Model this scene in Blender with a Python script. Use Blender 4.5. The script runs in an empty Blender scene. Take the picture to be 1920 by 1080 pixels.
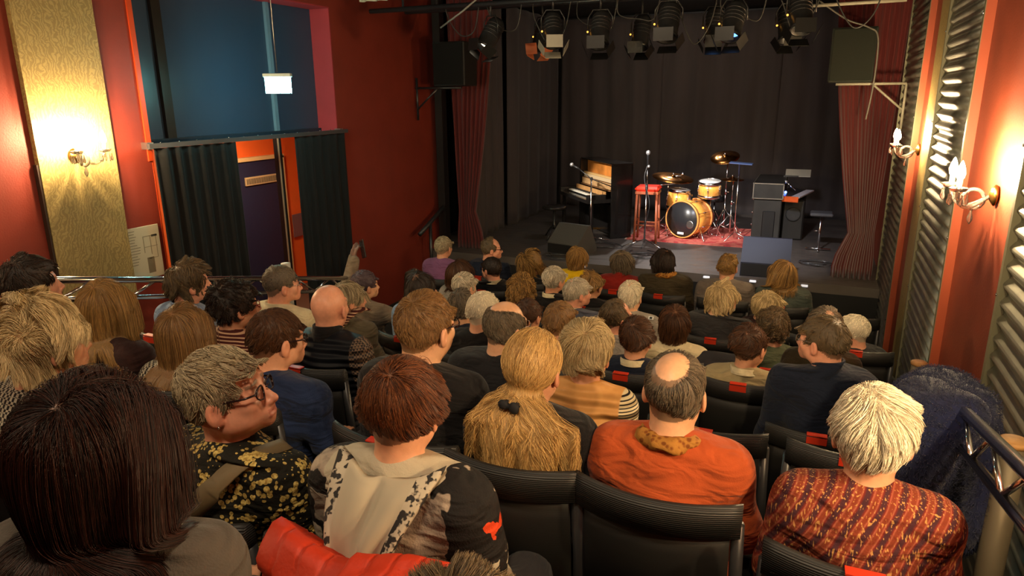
import bpy, math, random
import numpy as np
from mathutils import Vector, Matrix

# ------------------------------------------------------------------ camera, world, exposure
S = bpy.context.scene
COL = S.collection
PITCH, YAW, ROLL = math.radians(15.4), math.radians(23.3), math.radians(0.5)
FPX = 1307.0
fwd = Vector((-math.sin(YAW)*math.cos(PITCH), math.cos(YAW)*math.cos(PITCH), -math.sin(PITCH)))
rgt = Vector((math.cos(YAW), math.sin(YAW), 0))
upv = rgt.cross(fwd)
up2 = upv*math.cos(ROLL) + rgt*math.sin(ROLL)
rg2 = rgt*math.cos(ROLL) - upv*math.sin(ROLL)
M3 = Matrix((rg2, up2, -fwd)).transposed()
cam_data = bpy.data.cameras.new('camera')
cam_data.sensor_width = 36.0
cam_data.lens = FPX/1920*36.0
cam_data.clip_start = 0.02
cam = bpy.data.objects.new('camera', cam_data)
cam.matrix_world = M3.to_4x4()
COL.objects.link(cam)
S.camera = cam

world = bpy.data.worlds.new('world')
S.world = world
world.use_nodes = True
world.node_tree.nodes['Background'].inputs[0].default_value = (0.02, 0.02, 0.025, 1)
world.node_tree.nodes['Background'].inputs[1].default_value = 0.2
S.view_settings.view_transform = 'Standard'
S.view_settings.look = 'None'
S.view_settings.gamma = 1.0
S.view_settings.exposure = -0.12
S.view_settings.use_curve_mapping = False
S.cycles.use_denoising = True
S.cycles.max_bounces = 6
S.cycles.diffuse_bounces = 3
S.cycles.glossy_bounces = 3
S.cycles.transmission_bounces = 4
S.cycles.sample_clamp_indirect = 4.0
S.cycles.use_light_tree = True

FL = {0: -1.60, 1: -1.82, 2: -1.93, 3: -2.12, 4: -2.32, 5: -2.48, 6: -2.56, 7: -2.66, 8: -2.66}
ROWY = {0: .55, 1: 1.15, 2: 1.8, 3: 2.55, 4: 3.4, 5: 4.1, 6: 4.78, 7: 5.5, 8: 6.2}
STAGE = -1.97
XL, XR = -4.6, 0.75

def lamp(kind, name, loc, energy, color, aim=None, **kw):
    d = bpy.data.lights.new(name, kind)
    d.energy = energy
    d.color = color
    for k, v in kw.items():
        setattr(d, k, v)
    o = bpy.data.objects.new(name, d)
    o.location = loc
    if aim is not None:
        o.rotation_euler = (Vector(aim)-Vector(loc)).to_track_quat('-Z', 'Y').to_euler()
    COL.objects.link(o)
    return o

WARM = (1.0, 0.78, 0.52)
# added fill: bare warm area lights above and behind the audience, no ceiling fixtures
lamp('AREA', 'added_audience_fill', (-0.5, 0.35, 1.15), 34, WARM, aim=(-0.7, 3.2, -1.2), size=0.35)
lamp('AREA', 'added_audience_fill', (-2.9, 0.2, 1.15), 22, WARM, aim=(-2.2, 2.8, -1.2), size=0.35)
lamp('AREA', 'added_audience_fill', (-1.8, 4.4, 1.15), 15, WARM, aim=(-1.6, 5.4, -1.5), size=0.4)
# stage spots hung in the rig
lamp('SPOT', 'stage_spot', (-2.6, 6.75, 0.35), 1150, (1, .94, .87), aim=(-1.5, 9.95, -1.55), spot_size=math.radians(22), spot_blend=.6, shadow_soft_size=.06)
lamp('SPOT', 'stage_spot', (-3.9, 6.9, 0.40), 750, (1, .90, .76), aim=(-2.95, 9.6, -1.2), spot_size=math.radians(18), spot_blend=.6, shadow_soft_size=.06)
lamp('SPOT', 'stage_spot', (-.6, 6.75, 0.35), 420, (.92, .92, 1), aim=(-.9, 9.3, -1.8), spot_size=math.radians(62), spot_blend=1.0, shadow_soft_size=.1)
lamp('SPOT', 'stage_spot', (-2.3, 11.7, 0.9), 230, (1, .90, .82), aim=(-1.7, 8.8, -1.97), spot_size=math.radians(50), spot_blend=.9, shadow_soft_size=.06)
lamp('AREA', 'backdrop_fill', (-1.9, 9.2, 1.2), 26, (1, .86, .76), aim=(-1.9, 12.2, -.8), size=.8)  # added fill that lifts the dark backdrop, not one of the rig's fixtures

# ------------------------------------------------------------------ small helpers
def link(name, data, parent=None):
    o = bpy.data.objects.new(name, data)
    COL.objects.link(o)
    if parent is not None:
        o.parent = parent
    return o

def tag(o, label=None, cat=None, group=None, kind=None):
    if label: o['label'] = label
    if cat: o['category'] = cat
    if group: o['group'] = group
    if kind: o['kind'] = kind
    return o

def empty(name, loc=(0, 0, 0), rz=0, **kw):
    o = bpy.data.objects.new(name, None)
    o.empty_display_size = .05
    o.location = loc
    o.rotation_euler = (0, 0, rz)
    COL.objects.link(o)
    return tag(o, **kw)

def npmesh(name, V, Q, smooth=True):
    me = bpy.data.meshes.new(name)
    V = np.asarray(V, np.float32); Q = np.asarray(Q, np.int32)
    k = Q.shape[1]
    me.vertices.add(len(V)); me.vertices.foreach_set('co', V.ravel())
    me.loops.add(Q.size); me.loops.foreach_set('vertex_index', Q.ravel())
    me.polygons.add(len(Q))
    me.polygons.foreach_set('loop_start', np.arange(0, Q.size, k, dtype=np.int32))
    me.polygons.foreach_set('use_smooth', np.full(len(Q), smooth))
    me.update(calc_edges=True)
    return me

class MB:
    """collects boxes, tubes and lathes and links them as one mesh object"""
    def __init__(s): s.v = []; s.f = []; s.sm = []
    def add(s, vs, fs, smooth=False):
        b = len(s.v)
        s.v += [tuple(v) for v in vs]
        s.f += [tuple(i+b for i in f) for f in fs]
        s.sm += [smooth]*len(fs)
        return s
    def box(s, c, d, rot=None, bev=0.0):
        x, y, z = d[0]/2, d[1]/2, d[2]/2
        if bev > 0:
            b = min(bev, x*.9, y*.9, z*.9)
            vs = []
            for sx in (-1, 1):
                for sy in (-1, 1):
                    for sz in (-1, 1):
                        vs += [(sx*x, sy*(y-b), sz*(z-b)), (sx*(x-b), sy*y, sz*(z-b)), (sx*(x-b), sy*(y-b), sz*z)]
            import bmesh
            bm = bmesh.new()
            for v in vs: bm.verts.new(v)
            bmesh.ops.convex_hull(bm, input=bm.verts)
            bmesh.ops.dissolve_limit(bm, angle_limit=.01, verts=bm.verts, edges=bm.edges)
            bm.verts.index_update()
            vs = [v.co.copy() for v in bm.verts]; fs = [[v.index for v in f.verts] for f in bm.faces]
            bm.free()
        else:
            vs = [Vector((sx*x, sy*y, sz*z)) for sx in (-1, 1) for sy in (-1, 1) for sz in (-1, 1)]
            fs = [(0, 1, 3, 2), (4, 6, 7, 5), (0, 4, 5, 1), (2, 3, 7, 6), (0, 2, 6, 4), (1, 5, 7, 3)]
        c = Vector(c)
        if rot is not None:
            R = rot if isinstance(rot, Matrix) else Matrix.Rotation(rot, 3, 'Z')
            vs = [R @ Vector(v) + c for v in vs]
        else:
            vs = [Vector(v)+c for v in vs]
        return s.add(vs, fs)
    def tube(s, pts, r, n=8, caps=True, closed=False):
        pts = [Vector(p) for p in pts]
        m = len(pts)
        rs = r if hasattr(r, '__len__') else [r]*m
        vs = []; prev = None
        for i, p in enumerate(pts):
            if closed: t = pts[(i+1) % m]-pts[i-1]
            elif i == 0: t = pts[1]-p
            elif i == m-1: t = p-pts[i-1]
            else: t = pts[i+1]-pts[i-1]
            t.normalize()
            if prev is None:
                a = t.orthogonal().normalized()
            else:
                a = (prev - t*prev.dot(t))
                a = a.normalized() if a.length > 1e-6 else t.orthogonal().normalized()
            prev = a
            b = t.cross(a)
            for k in range(n):
                w = 2*math.pi*k/n
                vs.append(p + (a*math.cos(w)+b*math.sin(w))*rs[i])
        fs = []
        for i in range(m if closed else m-1):
            j = (i+1) % m
            for k in range(n):
                k2 = (k+1) % n
                fs.append((i*n+k, i*n+k2, j*n+k2, j*n+k))
        if caps and not closed:
            fs.append(tuple(range(n))[::-1]); fs.append(tuple((m-1)*n+k for k in range(n)))
        return s.add(vs, fs, True)
    def lathe(s, prof, c=(0, 0, 0), n=24, R=None):
        c = Vector(c); vs = []
        for (r, z) in prof:
            for k in range(n):
                w = 2*math.pi*k/n
                v = Vector((max(r, 1e-5)*math.cos(w), max(r, 1e-5)*math.sin(w), z))
                vs.append((R @ v if R is not None else v)+c)
        m = len(prof); fs = []
        for i in range(m-1):
            for k in range(n):
                k2 = (k+1) % n
                fs.append((i*n+k, i*n+k2, (i+1)*n+k2, (i+1)*n+k))
        fs.append(tuple(range(n))[::-1]); fs.append(tuple((m-1)*n+k for k in range(n)))
        return s.add(vs, fs, True)
    def ball(s, c, r, n=10):
        rr = r if hasattr(r, '__len__') else (r, r, r)
        vs = []; fs = []
        m = n//2+1
        for i in range(m+1):
            a = math.pi*i/m
            for k in range(n):
                w = 2*math.pi*k/n
                vs.append(Vector((rr[0]*math.sin(a)*math.cos(w), rr[1]*math.sin(a)*math.sin(w), -rr[2]*math.cos(a)))+Vector(c))
        for i in range(m):
            for k in range(n):
                k2 = (k+1) % n
                fs.append((i*n+k, i*n+k2, (i+1)*n+k2, (i+1)*n+k))
        return s.add(vs, fs, True)
    def build(s, name, mat, parent=None):
        me = bpy.data.meshes.new(name)
        me.from_pydata(s.v, [], s.f)
        me.polygons.foreach_set('use_smooth', s.sm)
        me.validate(); me.update()
        if mat: me.materials.append(mat)
        return link(name, me, parent)

def copy_tree(o, parent=None):
    c = o.copy(); COL.objects.link(c); c.parent = parent
    for ch in list(o.children): copy_tree(ch, c)
    return c

# ------------------------------------------------------------------ materials
def nmat(name):
    m = bpy.data.materials.new(name); m.use_nodes = True
    nt = m.node_tree
    return m, nt, nt.nodes['Principled BSDF']
def nd(nt, typ, ins=None, **kw):
    n = nt.nodes.new(typ)
    for k, v in kw.items(): setattr(n, k, v)
    for k, v in (ins or {}).items():
        if hasattr(v, 'is_output') or isinstance(v, bpy.types.NodeSocket): nt.links.new(v, n.inputs[k])
        else: n.inputs[k].default_value = v
    return n
def rgba(c): return (c[0], c[1], c[2], 1)
def s2l(r, g, b):
    f = lambda c: (c/255/12.92 if c/255 <= .04045 else ((c/255+.055)/1.055)**2.4)
    return (f(r), f(g), f(b))
_mc = {}
def flat(name, c, rough=.6, metal=0, spec=.4, var=.0, scale=30, bump=0.0, bscale=60, stretch=(1, 1, 1), coat=0, sheen=0):
    key = (name, tuple(c), rough)
    if key in _mc: return _mc[key]
    m, nt, b = nmat(name)
    b.inputs['Base Color'].default_value = rgba(c)
    b.inputs['Roughness'].default_value = rough
    b.inputs['Metallic'].default_value = metal
    b.inputs['Specular IOR Level'].default_value = spec
    b.inputs['Coat Weight'].default_value = coat
    b.inputs['Sheen Weight'].default_value = sheen
    if var or bump:
        tc = nd(nt, 'ShaderNodeTexCoord')
        mp = nd(nt, 'ShaderNodeMapping', {'Vector': tc.outputs['Object'], 'Scale': stretch})
    if var:
        n = nd(nt, 'ShaderNodeTexNoise', {'Vector': mp.outputs[0], 'Scale': scale, 'Detail': 4})
        mr = nd(nt, 'ShaderNodeMapRange', {'Value': n.outputs[0], 'From Min': .3, 'From Max': .7, 'To Min': 1-var, 'To Max': 1+var})
        mx = nd(nt, 'ShaderNodeVectorMath', {0: c, 'Scale': mr.outputs[0]}, operation='SCALE')
        nt.links.new(mx.outputs[0], b.inputs['Base Color'])
    if bump:
        n2 = nd(nt, 'ShaderNodeTexNoise', {'Vector': mp.outputs[0], 'Scale': bscale, 'Detail': 3})
        bp = nd(nt, 'ShaderNodeBump', {'Height': n2.outputs[0], 'Strength': bump, 'Distance': .01})
        nt.links.new(bp.outputs[0], b.inputs['Normal'])
    _mc[key] = m
    return m
def emit(name, c, st):
    m, nt, b = nmat(name)
    b.inputs['Base Color'].default_value = rgba(c)
    b.inputs['Emission Color'].default_value = rgba(c)
    b.inputs['Emission Strength'].default_value = st
    return m

BLACK = flat('black_paint', (.012, .012, .013), .5)
BLACKM = flat('black_metal', (.02, .02, .022), .35, spec=.6)
CHROME = flat('chrome', (.75, .75, .77), .16, metal=1)
STEEL = flat('dull_steel', (.5, .48, .45), .35, metal=1)
# ------------------------------------------------------------------ the room
def struct(o): o['kind'] = 'structure'; return o
RED_L = flat('oxblood_wall_paint', s2l(132, 48, 34), .55, var=.10, scale=3, bump=.15, bscale=90)
RED_R = flat('brick_red_wall_paint', s2l(146, 68, 46), .5, var=.12, scale=4, bump=.15, bscale=80)
PINK = flat('pink_red_reveal_paint', s2l(170, 58, 66), .6, var=.06, scale=4)
ORANGE = flat('orange_corridor_paint', s2l(235, 98, 35), .6, var=.05, scale=3)
DARKFLOOR = flat('dark_carpet', (.018, .014, .012), .9, var=.3, scale=40)
CEIL = flat('black_ceiling_paint', (.016, .015, .015), .8)
TOPZ = 1.32
# floors: stepped tiers and the flat front
m = MB()
edges = [-2.2] + [ (ROWY[i]+ROWY[i+1])/2-.02 for i in range(7)] + [STAGE*0+7.93]
for i in range(8):
    z = FL[i]
    m.box(((-3.15+XR)/2, (edges[i]+edges[i+1])/2, z-.4), (XR+3.15, edges[i+1]-edges[i], .8))
# the entrance aisle ramp beside the tiers, flat at the door
m.box(((XL-3.15)/2, 2.9, -2.85), (1.45, 10.2, .8))
struct(m.build('floor', DARKFLOOR))
m = MB(); m.box(((XL+XR)/2, 5.1, TOPZ+.05), (XR-XL+1.2, 15, .1)); struct(m.build('ceiling', CEIL))
# left wall with the opening Y 3.83..6.1, top .85
m = MB()
def wl(y0, y1, z0, z1): m.box((XL-.13, (y0+y1)/2, (z0+z1)/2), (.26, y1-y0, z1-z0))
wl(-2.2, 3.83, -3, TOPZ); wl(6.12, 8.2, -3, TOPZ); wl(3.83, 6.12, .87, TOPZ)
struct(m.build('wall_left', RED_L))
# reveal of the opening
m = MB()
m.box((XL-.118, 6.117, (-2.45+.87)/2), (.24, .012, 3.32))
m.box((XL-.118, 4.97, .864), (.24, 2.29, .012))
struct(m.build('trim_1', PINK))
m = MB(); m.box((XL-.118, 3.834, -.8), (.243, .012, 3.3)); m.box((XL+.006, 3.815, .2), (.014, .04, 1.3)); struct(m.build('trim_2', flat('lamplit_red_edge', s2l(200, 70, 30), .4)))  # left edge of the opening, lamplight put into its brighter red
# blue-black glazing above the door
m, nt, b = nmat('blue_black_glazing')
b.inputs['Base Color'].default_value = rgba(s2l(38, 62, 86)); b.inputs['Roughness'].default_value = .42
b.inputs['Specular IOR Level'].default_value = .6
tc = nd(nt, 'ShaderNodeTexCoord'); no = nd(nt, 'ShaderNodeTexNoise', {'Vector': tc.outputs['Object'], 'Scale': 5, 'Detail': 6})
mr = nd(nt, 'ShaderNodeMapRange', {'Value': no.outputs[0], 'To Min': .3, 'To Max': .5}); nt.links.new(mr.outputs[0], b.inputs['Roughness'])
GLZ = m
XG = XL-.23
w = struct(empty('window_1'))
for (y0, y1) in ((3.84, 4.18), (4.26, 5.44), (5.49, 6.11)):
    q = MB(); q.box((XG-.01, (y0+y1)/2, .275), (.02, y1-y0, 1.18)); q.build('pane', GLZ, w)
q = MB(); q.box((XG+.01, 4.22, .275), (.05, .085, 1.18)); q.build('mullion', flat('black_brown_mullion', (.02, .016, .012), .4), w)
q = MB(); q.box((XG+.01, 5.465, .275), (.04, .045, 1.18)); q.build('mullion', flat('blue_grey_mullion', s2l(95, 125, 145), .4), w)
q = MB(); q.box((XG+.005, 4.97, -.33), (.06, 2.28, .05)); q.build('transom', flat('dark_blue_frame', s2l(35, 48, 62), .4), w)
# door frame below it: dark post with pale edge
m = MB(); m.box((XG+.0, 5.462, -1.4), (.06, .045, 2.12)); struct(m.build('trim_3', flat('dark_frame_post', s2l(50, 38, 34), .4)))
m = MB(); m.box((XG+.035, 5.435, -1.4), (.012, .012, 2.12)); struct(m.build('trim_4', flat('pale_edge', s2l(190, 150, 120), .4)))
# corridor behind
m = MB()
m.box((-6.3, 5.4, -1.4), (.1, 5.4, 2.4)); m.box((-5.6, 8.1, -1.4), (1.4, .1, 2.4)); m.box((-5.6, 2.75, -1.4), (1.4, .1, 2.4))
struct(m.build('wall_corridor', ORANGE))
m = MB(); m.box((-5.6, 5.4, -.19), (1.5, 5.5, .08)); struct(m.build('ceiling_corridor', flat('white_paint', (.7, .68, .62), .7)))
m = MB(); m.box((-5.55, 5.4, -2.5), (1.5, 5.5, .1)); struct(m.build('floor_corridor', flat('brown_lino', (.10, .05, .03), .5)))
# back wall behind the camera
m = MB(); m.box(((XL+XR)/2, -2.25, -.8), (XR-XL+.6, .1, 4.4)); struct(m.build('wall_back', RED_L))
# corridor door with frame, vent
d = struct(empty('door_1'))
XD = -6.24
m = MB(); m.box((XD+.02, 6.52, -1.59), (.05, 1.0, 1.76), bev=.004); m.build('leaf', flat('navy_door_paint', s2l(38, 38, 62), .45, var=.05), d)
m = MB(); m.box((XD+.03, 6.52, -.70), (.08, 1.12, .045)); m.box((XD+.03, 5.99, -1.57), (.08, .05, 1.75)); m.box((XD+.03, 7.05, -1.57), (.08, .05, 1.75)); m.build('frame', flat('cream_frame', s2l(215, 170, 115), .5), d)
v = MB(); v.box((XD+.055, 6.69, -.96), (.02, .60, .10), bev=.003)
vent = v.build('vent', flat('beige_vent', s2l(200, 165, 120), .5), d)
v = MB()
for i in range(26): v.box((XD+.067, 6.41+i*.0225, -.96), (.004, .010, .065))
v.build('slot', flat('vent_dark', (.08, .06, .04), .7), vent)
cl = empty('assumed_ceiling_light', (-5.45, 5.9, -.24), label='assumed small round corridor lamp glowing behind the black door curtains', cat='lamp')  # assumed lamp, itself unseen, added to light the orange corridor
q = MB(); q.lathe([(.0, 0), (.11, 0), (.12, -.02), (.12, -.03)], n=24); q.build('base', flat('white_plastic', (.8, .8, .78), .4), cl)
q = MB(); q.lathe([(.0, -.07), (.06, -.065), (.1, -.045), (.11, -.03)], n=24); q.build('diffuser', emit('corridor_glow', (1, .78, .5), 260), cl)
q = MB(); q.box((XD+.01, 7.30, -1.63), (.012, .2, .3)); tag(q.build('wall_plate', flat('grey_plate', s2l(120, 85, 85), .5)), 'small grey sign plate on the orange corridor wall', 'sign')

# right wall: red base wall, proud corrugated panels, recessed red and gold bays
m = MB()
m.box((XR+.14, 5.0, -.8), (.2, 15, 4.4)); struct(m.build('wall_right', RED_R))
GALV, nt, b = nmat('galvanised_sheet')
b.inputs['Metallic'].default_value = .85; b.inputs['Roughness'].default_value = .42
tc = nd(nt, 'ShaderNodeTexCoord'); no = nd(nt, 'ShaderNodeTexNoise', {'Vector': tc.outputs['Object'], 'Scale': 9, 'Detail': 5})
cr = nd(nt, 'ShaderNodeMix', {0: no.outputs[0], 'A': rgba(s2l(120, 118, 108)), 'B': rgba(s2l(176, 172, 158))}, data_type='RGBA')
nt.links.new(cr.outputs['Result'], b.inputs['Base Color'])
def corrug(y0, y1, z0=-2.9, z1=TOPZ, pitch=.076, amp=.011, X=None):
    X = XR+.01 if X is None else X
    n = int((z1-z0)/pitch*8)
    vs = []; fs = []
    for i in range(n+1):
        z = z0+(z1-z0)*i/n
        x = X - amp*math.sin(2*math.pi*(z-z0)/pitch)
        vs += [(x, y0, z), (x, y1, z), (x+.003, y0, z), (x+.003, y1, z)]
    for i in range(n):
        a = 4*i; c = a+4
        fs += [(a, c, c+1, a+1), (a+2, a+3, c+3, c+2), (a, a+2, c+2, c), (a+1, c+1, c+3, a+3)]
    return MB().add(vs, fs, True)
TRIM = flat('grey_green_trim', s2l(128, 124, 100), .4, metal=.3)
REDBRIGHT = flat('orange_red_batten', s2l(164, 78, 50), .45)
def part_at(name, me, loc, parent, rot=None):
    o = link(name, me, parent); o.location = loc
    if rot is not None: o.rotation_euler = rot
    return o
_o = MB().ball((0, 0, 0), .006, 6).build('screw', CHROME); SCREW = _o.data; bpy.data.objects.remove(_o)
def bay(nm, y0, y1, lab):
    r = tag(empty(nm, (0, 0, 0)), label=lab, cat='wall panel')
    corrug(y0, y1).build('sheet', GALV, r)
    m = MB()
    for y in (y0, y1): m.box((XR+.005, y, -.79), (.03, .035, 4.2))
    m.build('edge_trim', TRIM, r)
    for y in (y0, y1):
        for k in range(7): part_at('screw', SCREW, (XR-.012, y, -2.6+k*.6), r)
    return r
bay('corrugated_panel', 6.91, 8.35, 'corrugated metal wall panel nearest the stage, beyond the farthest lamp')
bay('corrugated_panel', 4.56, 5.81, 'corrugated metal wall panel between the two right wall lamps')
bay('corrugated_panel', 1.75, 3.3, 'corrugated metal wall panel at the right edge beside the handrail')
m = MB()
m.box((XR+.018, 4.548, -.79), (.05, .012, 4.2)); m.box((XR+.018, 6.9, -.79), (.05, .02, 4.2))
struct(m.build('trim_5', REDBRIGHT))
# gold damask strips
GOLD, nt, b = nmat('gold_damask_paper')
tc = nd(nt, 'ShaderNodeTexCoord')
no = nd(nt, 'ShaderNodeTexNoise', {'Vector': tc.outputs['Object'], 'Scale': 9, 'Detail': 2})
ds = nd(nt, 'ShaderNodeVectorMath', {0: no.outputs['Color'], 'Scale': .12}, operation='SCALE')
ad = nd(nt, 'ShaderNodeVectorMath', {0: tc.outputs['Object'], 1: ds.outputs[0]}, operation='ADD')
vo = nd(nt, 'ShaderNodeTexVoronoi', {'Vector': ad.outputs[0], 'Scale': 26}, feature='DISTANCE_TO_EDGE')
wv = nd(nt, 'ShaderNodeTexWave', {'Vector': ad.outputs[0], 'Scale': 13, 'Distortion': 7, 'Detail': 1.5, 'Detail Scale': 2}, wave_type='RINGS')
r1 = nd(nt, 'ShaderNodeMapRange', {'Value': vo.outputs[0], 'From Min': .01, 'From Max': .045})
r2 = nd(nt, 'ShaderNodeMapRange', {'Value': wv.outputs[0], 'From Min': .35, 'From Max': .6})
mu = nd(nt, 'ShaderNodeMath', {0: r1.outputs[0], 1: r2.outputs[0]}, operation='MULTIPLY')
mx = nd(nt, 'ShaderNodeMix', {0: mu.outputs[0], 'A': rgba(s2l(146, 124, 76)), 'B': rgba(s2l(172, 148, 94))}, data_type='RGBA')
nt.links.new(mx.outputs['Result'], b.inputs['Base Color']); b.inputs['Roughness'].default_value = .42
bp = nd(nt, 'ShaderNodeBump', {'Height': mu.outputs[0], 'Strength': .2, 'Distance': .004}); nt.links.new(bp.outputs[0], b.inputs['Normal'])
m = MB(); m.box((XL+.02, 3.23, -.8), (.04, .55, 4.3)); struct(m.build('trim_6', GOLD))
m = MB(); m.box((XL+.016, 2.945, -1.9), (.04, .012, 3.0)); struct(m.build('trim_7', flat('dark_edge_strip', (.03, .015, .01), .5)))
m = MB(); m.box((XR+.03, 6.1, -.8), (.03, .6, 4.3)); struct(m.build('trim_8', GOLD))

# notice board
nb = empty('notice_board', (XL+.004, 3.635, -1.12), label='pale evacuation notice board on the red wall left of the black curtains', cat='notice board')
m = MB(); m.box((.008, 0, 0), (.014, .30, .40), bev=.003); m.build('board', flat('pale_board', s2l(196, 186, 160), .5), nb)
rnd = random.Random(4)
m = MB()
for k in range(13):
    L = .06+.05*rnd.random(); m.box((.0158, -.135+L/2, .175-k*.021), (.001, L, .004))
m.build('text_line', flat('grey_print', s2l(110, 102, 88), .6), nb)
m = MB()
for (y0, z0, y1, z1) in ((.0, .12, .12, .125), (.0, .0, .005, .12), (.06, -.02, .065, .12), (.11, -.05, .115, .12), (.0, .04, .12, .044), (.03, -.05, .115, -.046)):
    m.box((.0158, (y0+y1)/2, (z0+z1)/2), (.001, y1-y0+.001, z1-z0+.001))
m.build('floor_plan', flat('thin_print', s2l(150, 140, 118), .6), nb)
m = MB(); m.box((.0158, .045, -.1), (.001, .06, .12)); m.build('dark_panel', flat('dark_print', s2l(120, 106, 84), .6), nb)
m = MB(); m.box((.0158, .10, .12), (.001, .05, .016)); m.build('logo_stripe', flat('logo_print', s2l(95, 90, 80), .6), nb)

# curtain rail and door curtains
rail = empty('curtain_rail', (XL+.09, 0, 0), label='long grey metal curtain rail above the side doorway', cat='curtain rail')
m = MB(); m.box((0, 4.95, -.335), (.03, 2.42, .035)); m.build('rail', flat('rail_grey', (.18, .18, .19), .35, metal=.8), rail)
for k in range(14): part_at('rivet', SCREW, (0.0, 3.85+k*.17, -.315), rail)
for y in (3.78, 6.1): MB().box((-.055, y, -.335), (.07, .05, .05)).build('bracket', STEEL, rail)
VELVET = flat('black_velvet', (.0035, .0035, .004), .9, sheen=.04, var=.3, scale=20, stretch=(1, 1, .1))
def drape(name, p0, p1, z0, z1, folds, amp, mat, parent=None, seed=1, pinch=None, thick=.012, nz=26, flare=0, wmul=None):
    """hanging cloth between p0 and p1 (xy), with real folds and thickness"""
    rg = np.random.default_rng(seed)
    n = folds*10
    a = np.array(p0, float); b = np.array(p1, float)
    L = np.linalg.norm(b-a); d = (b-a)/L; nrm = np.array([-d[1], d[0]])
    ph = np.cumsum(rg.uniform(.6, 1.4, n+1)); ph = ph/ph[-1]*folds*2*math.pi
    am = np.interp(np.linspace(0, 1, n+1), np.linspace(0, 1, folds+1), rg.uniform(.5, 1.2, folds+1))
    V = []
    for j in range(nz+1):
        t = j/nz; z = z1+(z0-z1)*t
        u = np.linspace(0, 1, n+1)
        if pinch is None: w, c = 1.0, .5
        else: w, c = pinch(t)
        s = c+(u-c)*w if pinch is None else c+(u-.5)*w
        off = amp*am*np.sin(ph+.5*math.sin(3*t+seed))*(.55+.45*t)*(1.0 if pinch is None else (.6+.6*(1-w)))
        P = a[None]+d[None]*(s*L)[:, None]+nrm[None]*off[:, None]
        V.append(np.c_[P, np.full(n+1, z)])
    V = np.concatenate(V); N = n+1
    W = V.copy(); W[:, :2] += nrm*thick
    q = []
    i, j = np.meshgrid(np.arange(n), np.arange(nz)); i = i.ravel(); j = j.ravel()
    f = np.c_[j*N+i, j*N+i+1, (j+1)*N+i+1, (j+1)*N+i]
    T = len(V)
    g = f[:, ::-1]+T
    rim = []
    for k in range(n):
        rim += [(k+1, k, k+T, k+1+T), (nz*N+k, nz*N+k+1, nz*N+k+1+T, nz*N+k+T)]
    for k in range(nz):
        rim += [(k*N, (k+1)*N, (k+1)*N+T, k*N+T), ((k+1)*N+n, k*N+n, k*N+n+T, (k+1)*N+n+T)]
    me = npmesh(name, np.r_[V, W], np.r_[f, g, np.array(rim)])
    me.materials.append(mat)
    return link(name, me, parent)
XC = XL+.09
tag(drape('curtain', (XC, 3.80), (XC, 4.60), -2.4, -.355, 7, .028, VELVET, seed=3), 'black velvet door curtain bunched left of the open doorway', 'curtain')
tag(drape('curtain', (XC, 5.36), (XC, 6.12), -2.4, -.355, 6, .02, VELVET, seed=8), 'black velvet door curtain right of the orange corridor strip', 'curtain')

# illuminated exit sign on its wire
ex = empty('exit_sign', (-4.0, 4.60, .0), 0, label='glowing white and teal exit sign hanging in front of the dark blue window', cat='exit sign')
exr = math.radians(25)
m = MB(); m.box((0, 0, .175), (.22, .06, .028), rot=exr, bev=.004); m.build('housing', flat('sign_housing', (.5, .6, .6), .4), ex)
m = MB(); m.box((0, 0, .10), (.20, .022, .125), rot=exr)
m.build('lit_panel', emit('exit_glow', (.30, 1.0, .92), 120), ex)
# running figure, arrow and doorway on both faces
m = MB()
def fig(sx):
    R = Matrix.Rotation(exr, 3, 'Z')
    def b(x, z, w, h, a=0):
        c = R @ Vector((x*.78*sx, -.0125*sx, .10+(z-.11)*.78)); m.box(c, (w*.78, .002, h*.78), rot=R @ Matrix.Rotation(a*sx, 3, 'Y'))
    b(.065, .10, .05, .11)
    b(-.01, .125, .012, .045, .4); b(-.02, .095, .010, .04, -.6); b(.008, .09, .010, .045, .5); b(-.005, .148, .016, .016); b(-.025, .125, .03, .008, .5)
    b(-.085, .10, .05, .012); b(-.108, .107, .02, .01, -.7); b(-.108, .093, .02, .01, .7)
fig(1); fig(-1)
m.build('pictogram', emit('exit_white', (.8, 1, .98), 50), ex)
m = MB(); m.tube([(0, 0, .2), (0, 0, TOPZ)], .004, 6); m.build('wire', STEEL, ex)

# left tier side panel + railings
RAILP = flat('oxblood_panel', s2l(70, 24, 22), .8, var=.3, scale=60)
def truss(name, X, y0, z0, y1, z1, gap, nseg, label, r=.014):
    t = empty(name, (X, 0, 0), label=label, cat='railing')
    m = MB(); m.tube([(0, y0, z0), (0, y1, z1)], r*1.25, 12); m.build('top_tube', CHROME, t)
    m = MB(); m.tube([(0, y0, z0-gap), (0, y1, z1-gap)], r, 10); m.build('bottom_tube', CHROME, t)
    m = MB()
    for i in range(nseg):
        a = i/nseg; h = (i+.5)/nseg; b = (i+1)/nseg
        P = lambda s, g: (0, y0+(y1-y0)*s, z0+(z1-z0)*s-g)
        m.tube([P(a, 0), P(h, gap)], r*.55, 8); m.tube([P(h, gap), P(b, 0)], r*.55, 8)
    m.build('diagonal', CHROME, t)
    return t
t = truss('truss_railing', -3.2, -.3, -.25, 4.4, -1.37, .095, 13, 'chrome truss railing along the left edge of the seating')
for y in (.6, 2.25, 3.9): MB().tube([(0, y, -.42-.238*(y+.3)+.08), (0, y, -2.45)], .018, 10).build('post', CHROME, t)
P = [(-3.2, -.3, -.6), (-3.2, 4.4, -1.72), (-3.2, 4.4, -2.45), (-3.2, -.3, -2.45)]
m = MB(); m.add([(x+dx, y, z) for dx in (-.015, .015) for (x, y, z) in P], [(0, 1, 2, 3), (7, 6, 5, 4), (0, 4, 5, 1), (1, 5, 6, 2), (2, 6, 7, 3), (3, 7, 4, 0)])
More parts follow.
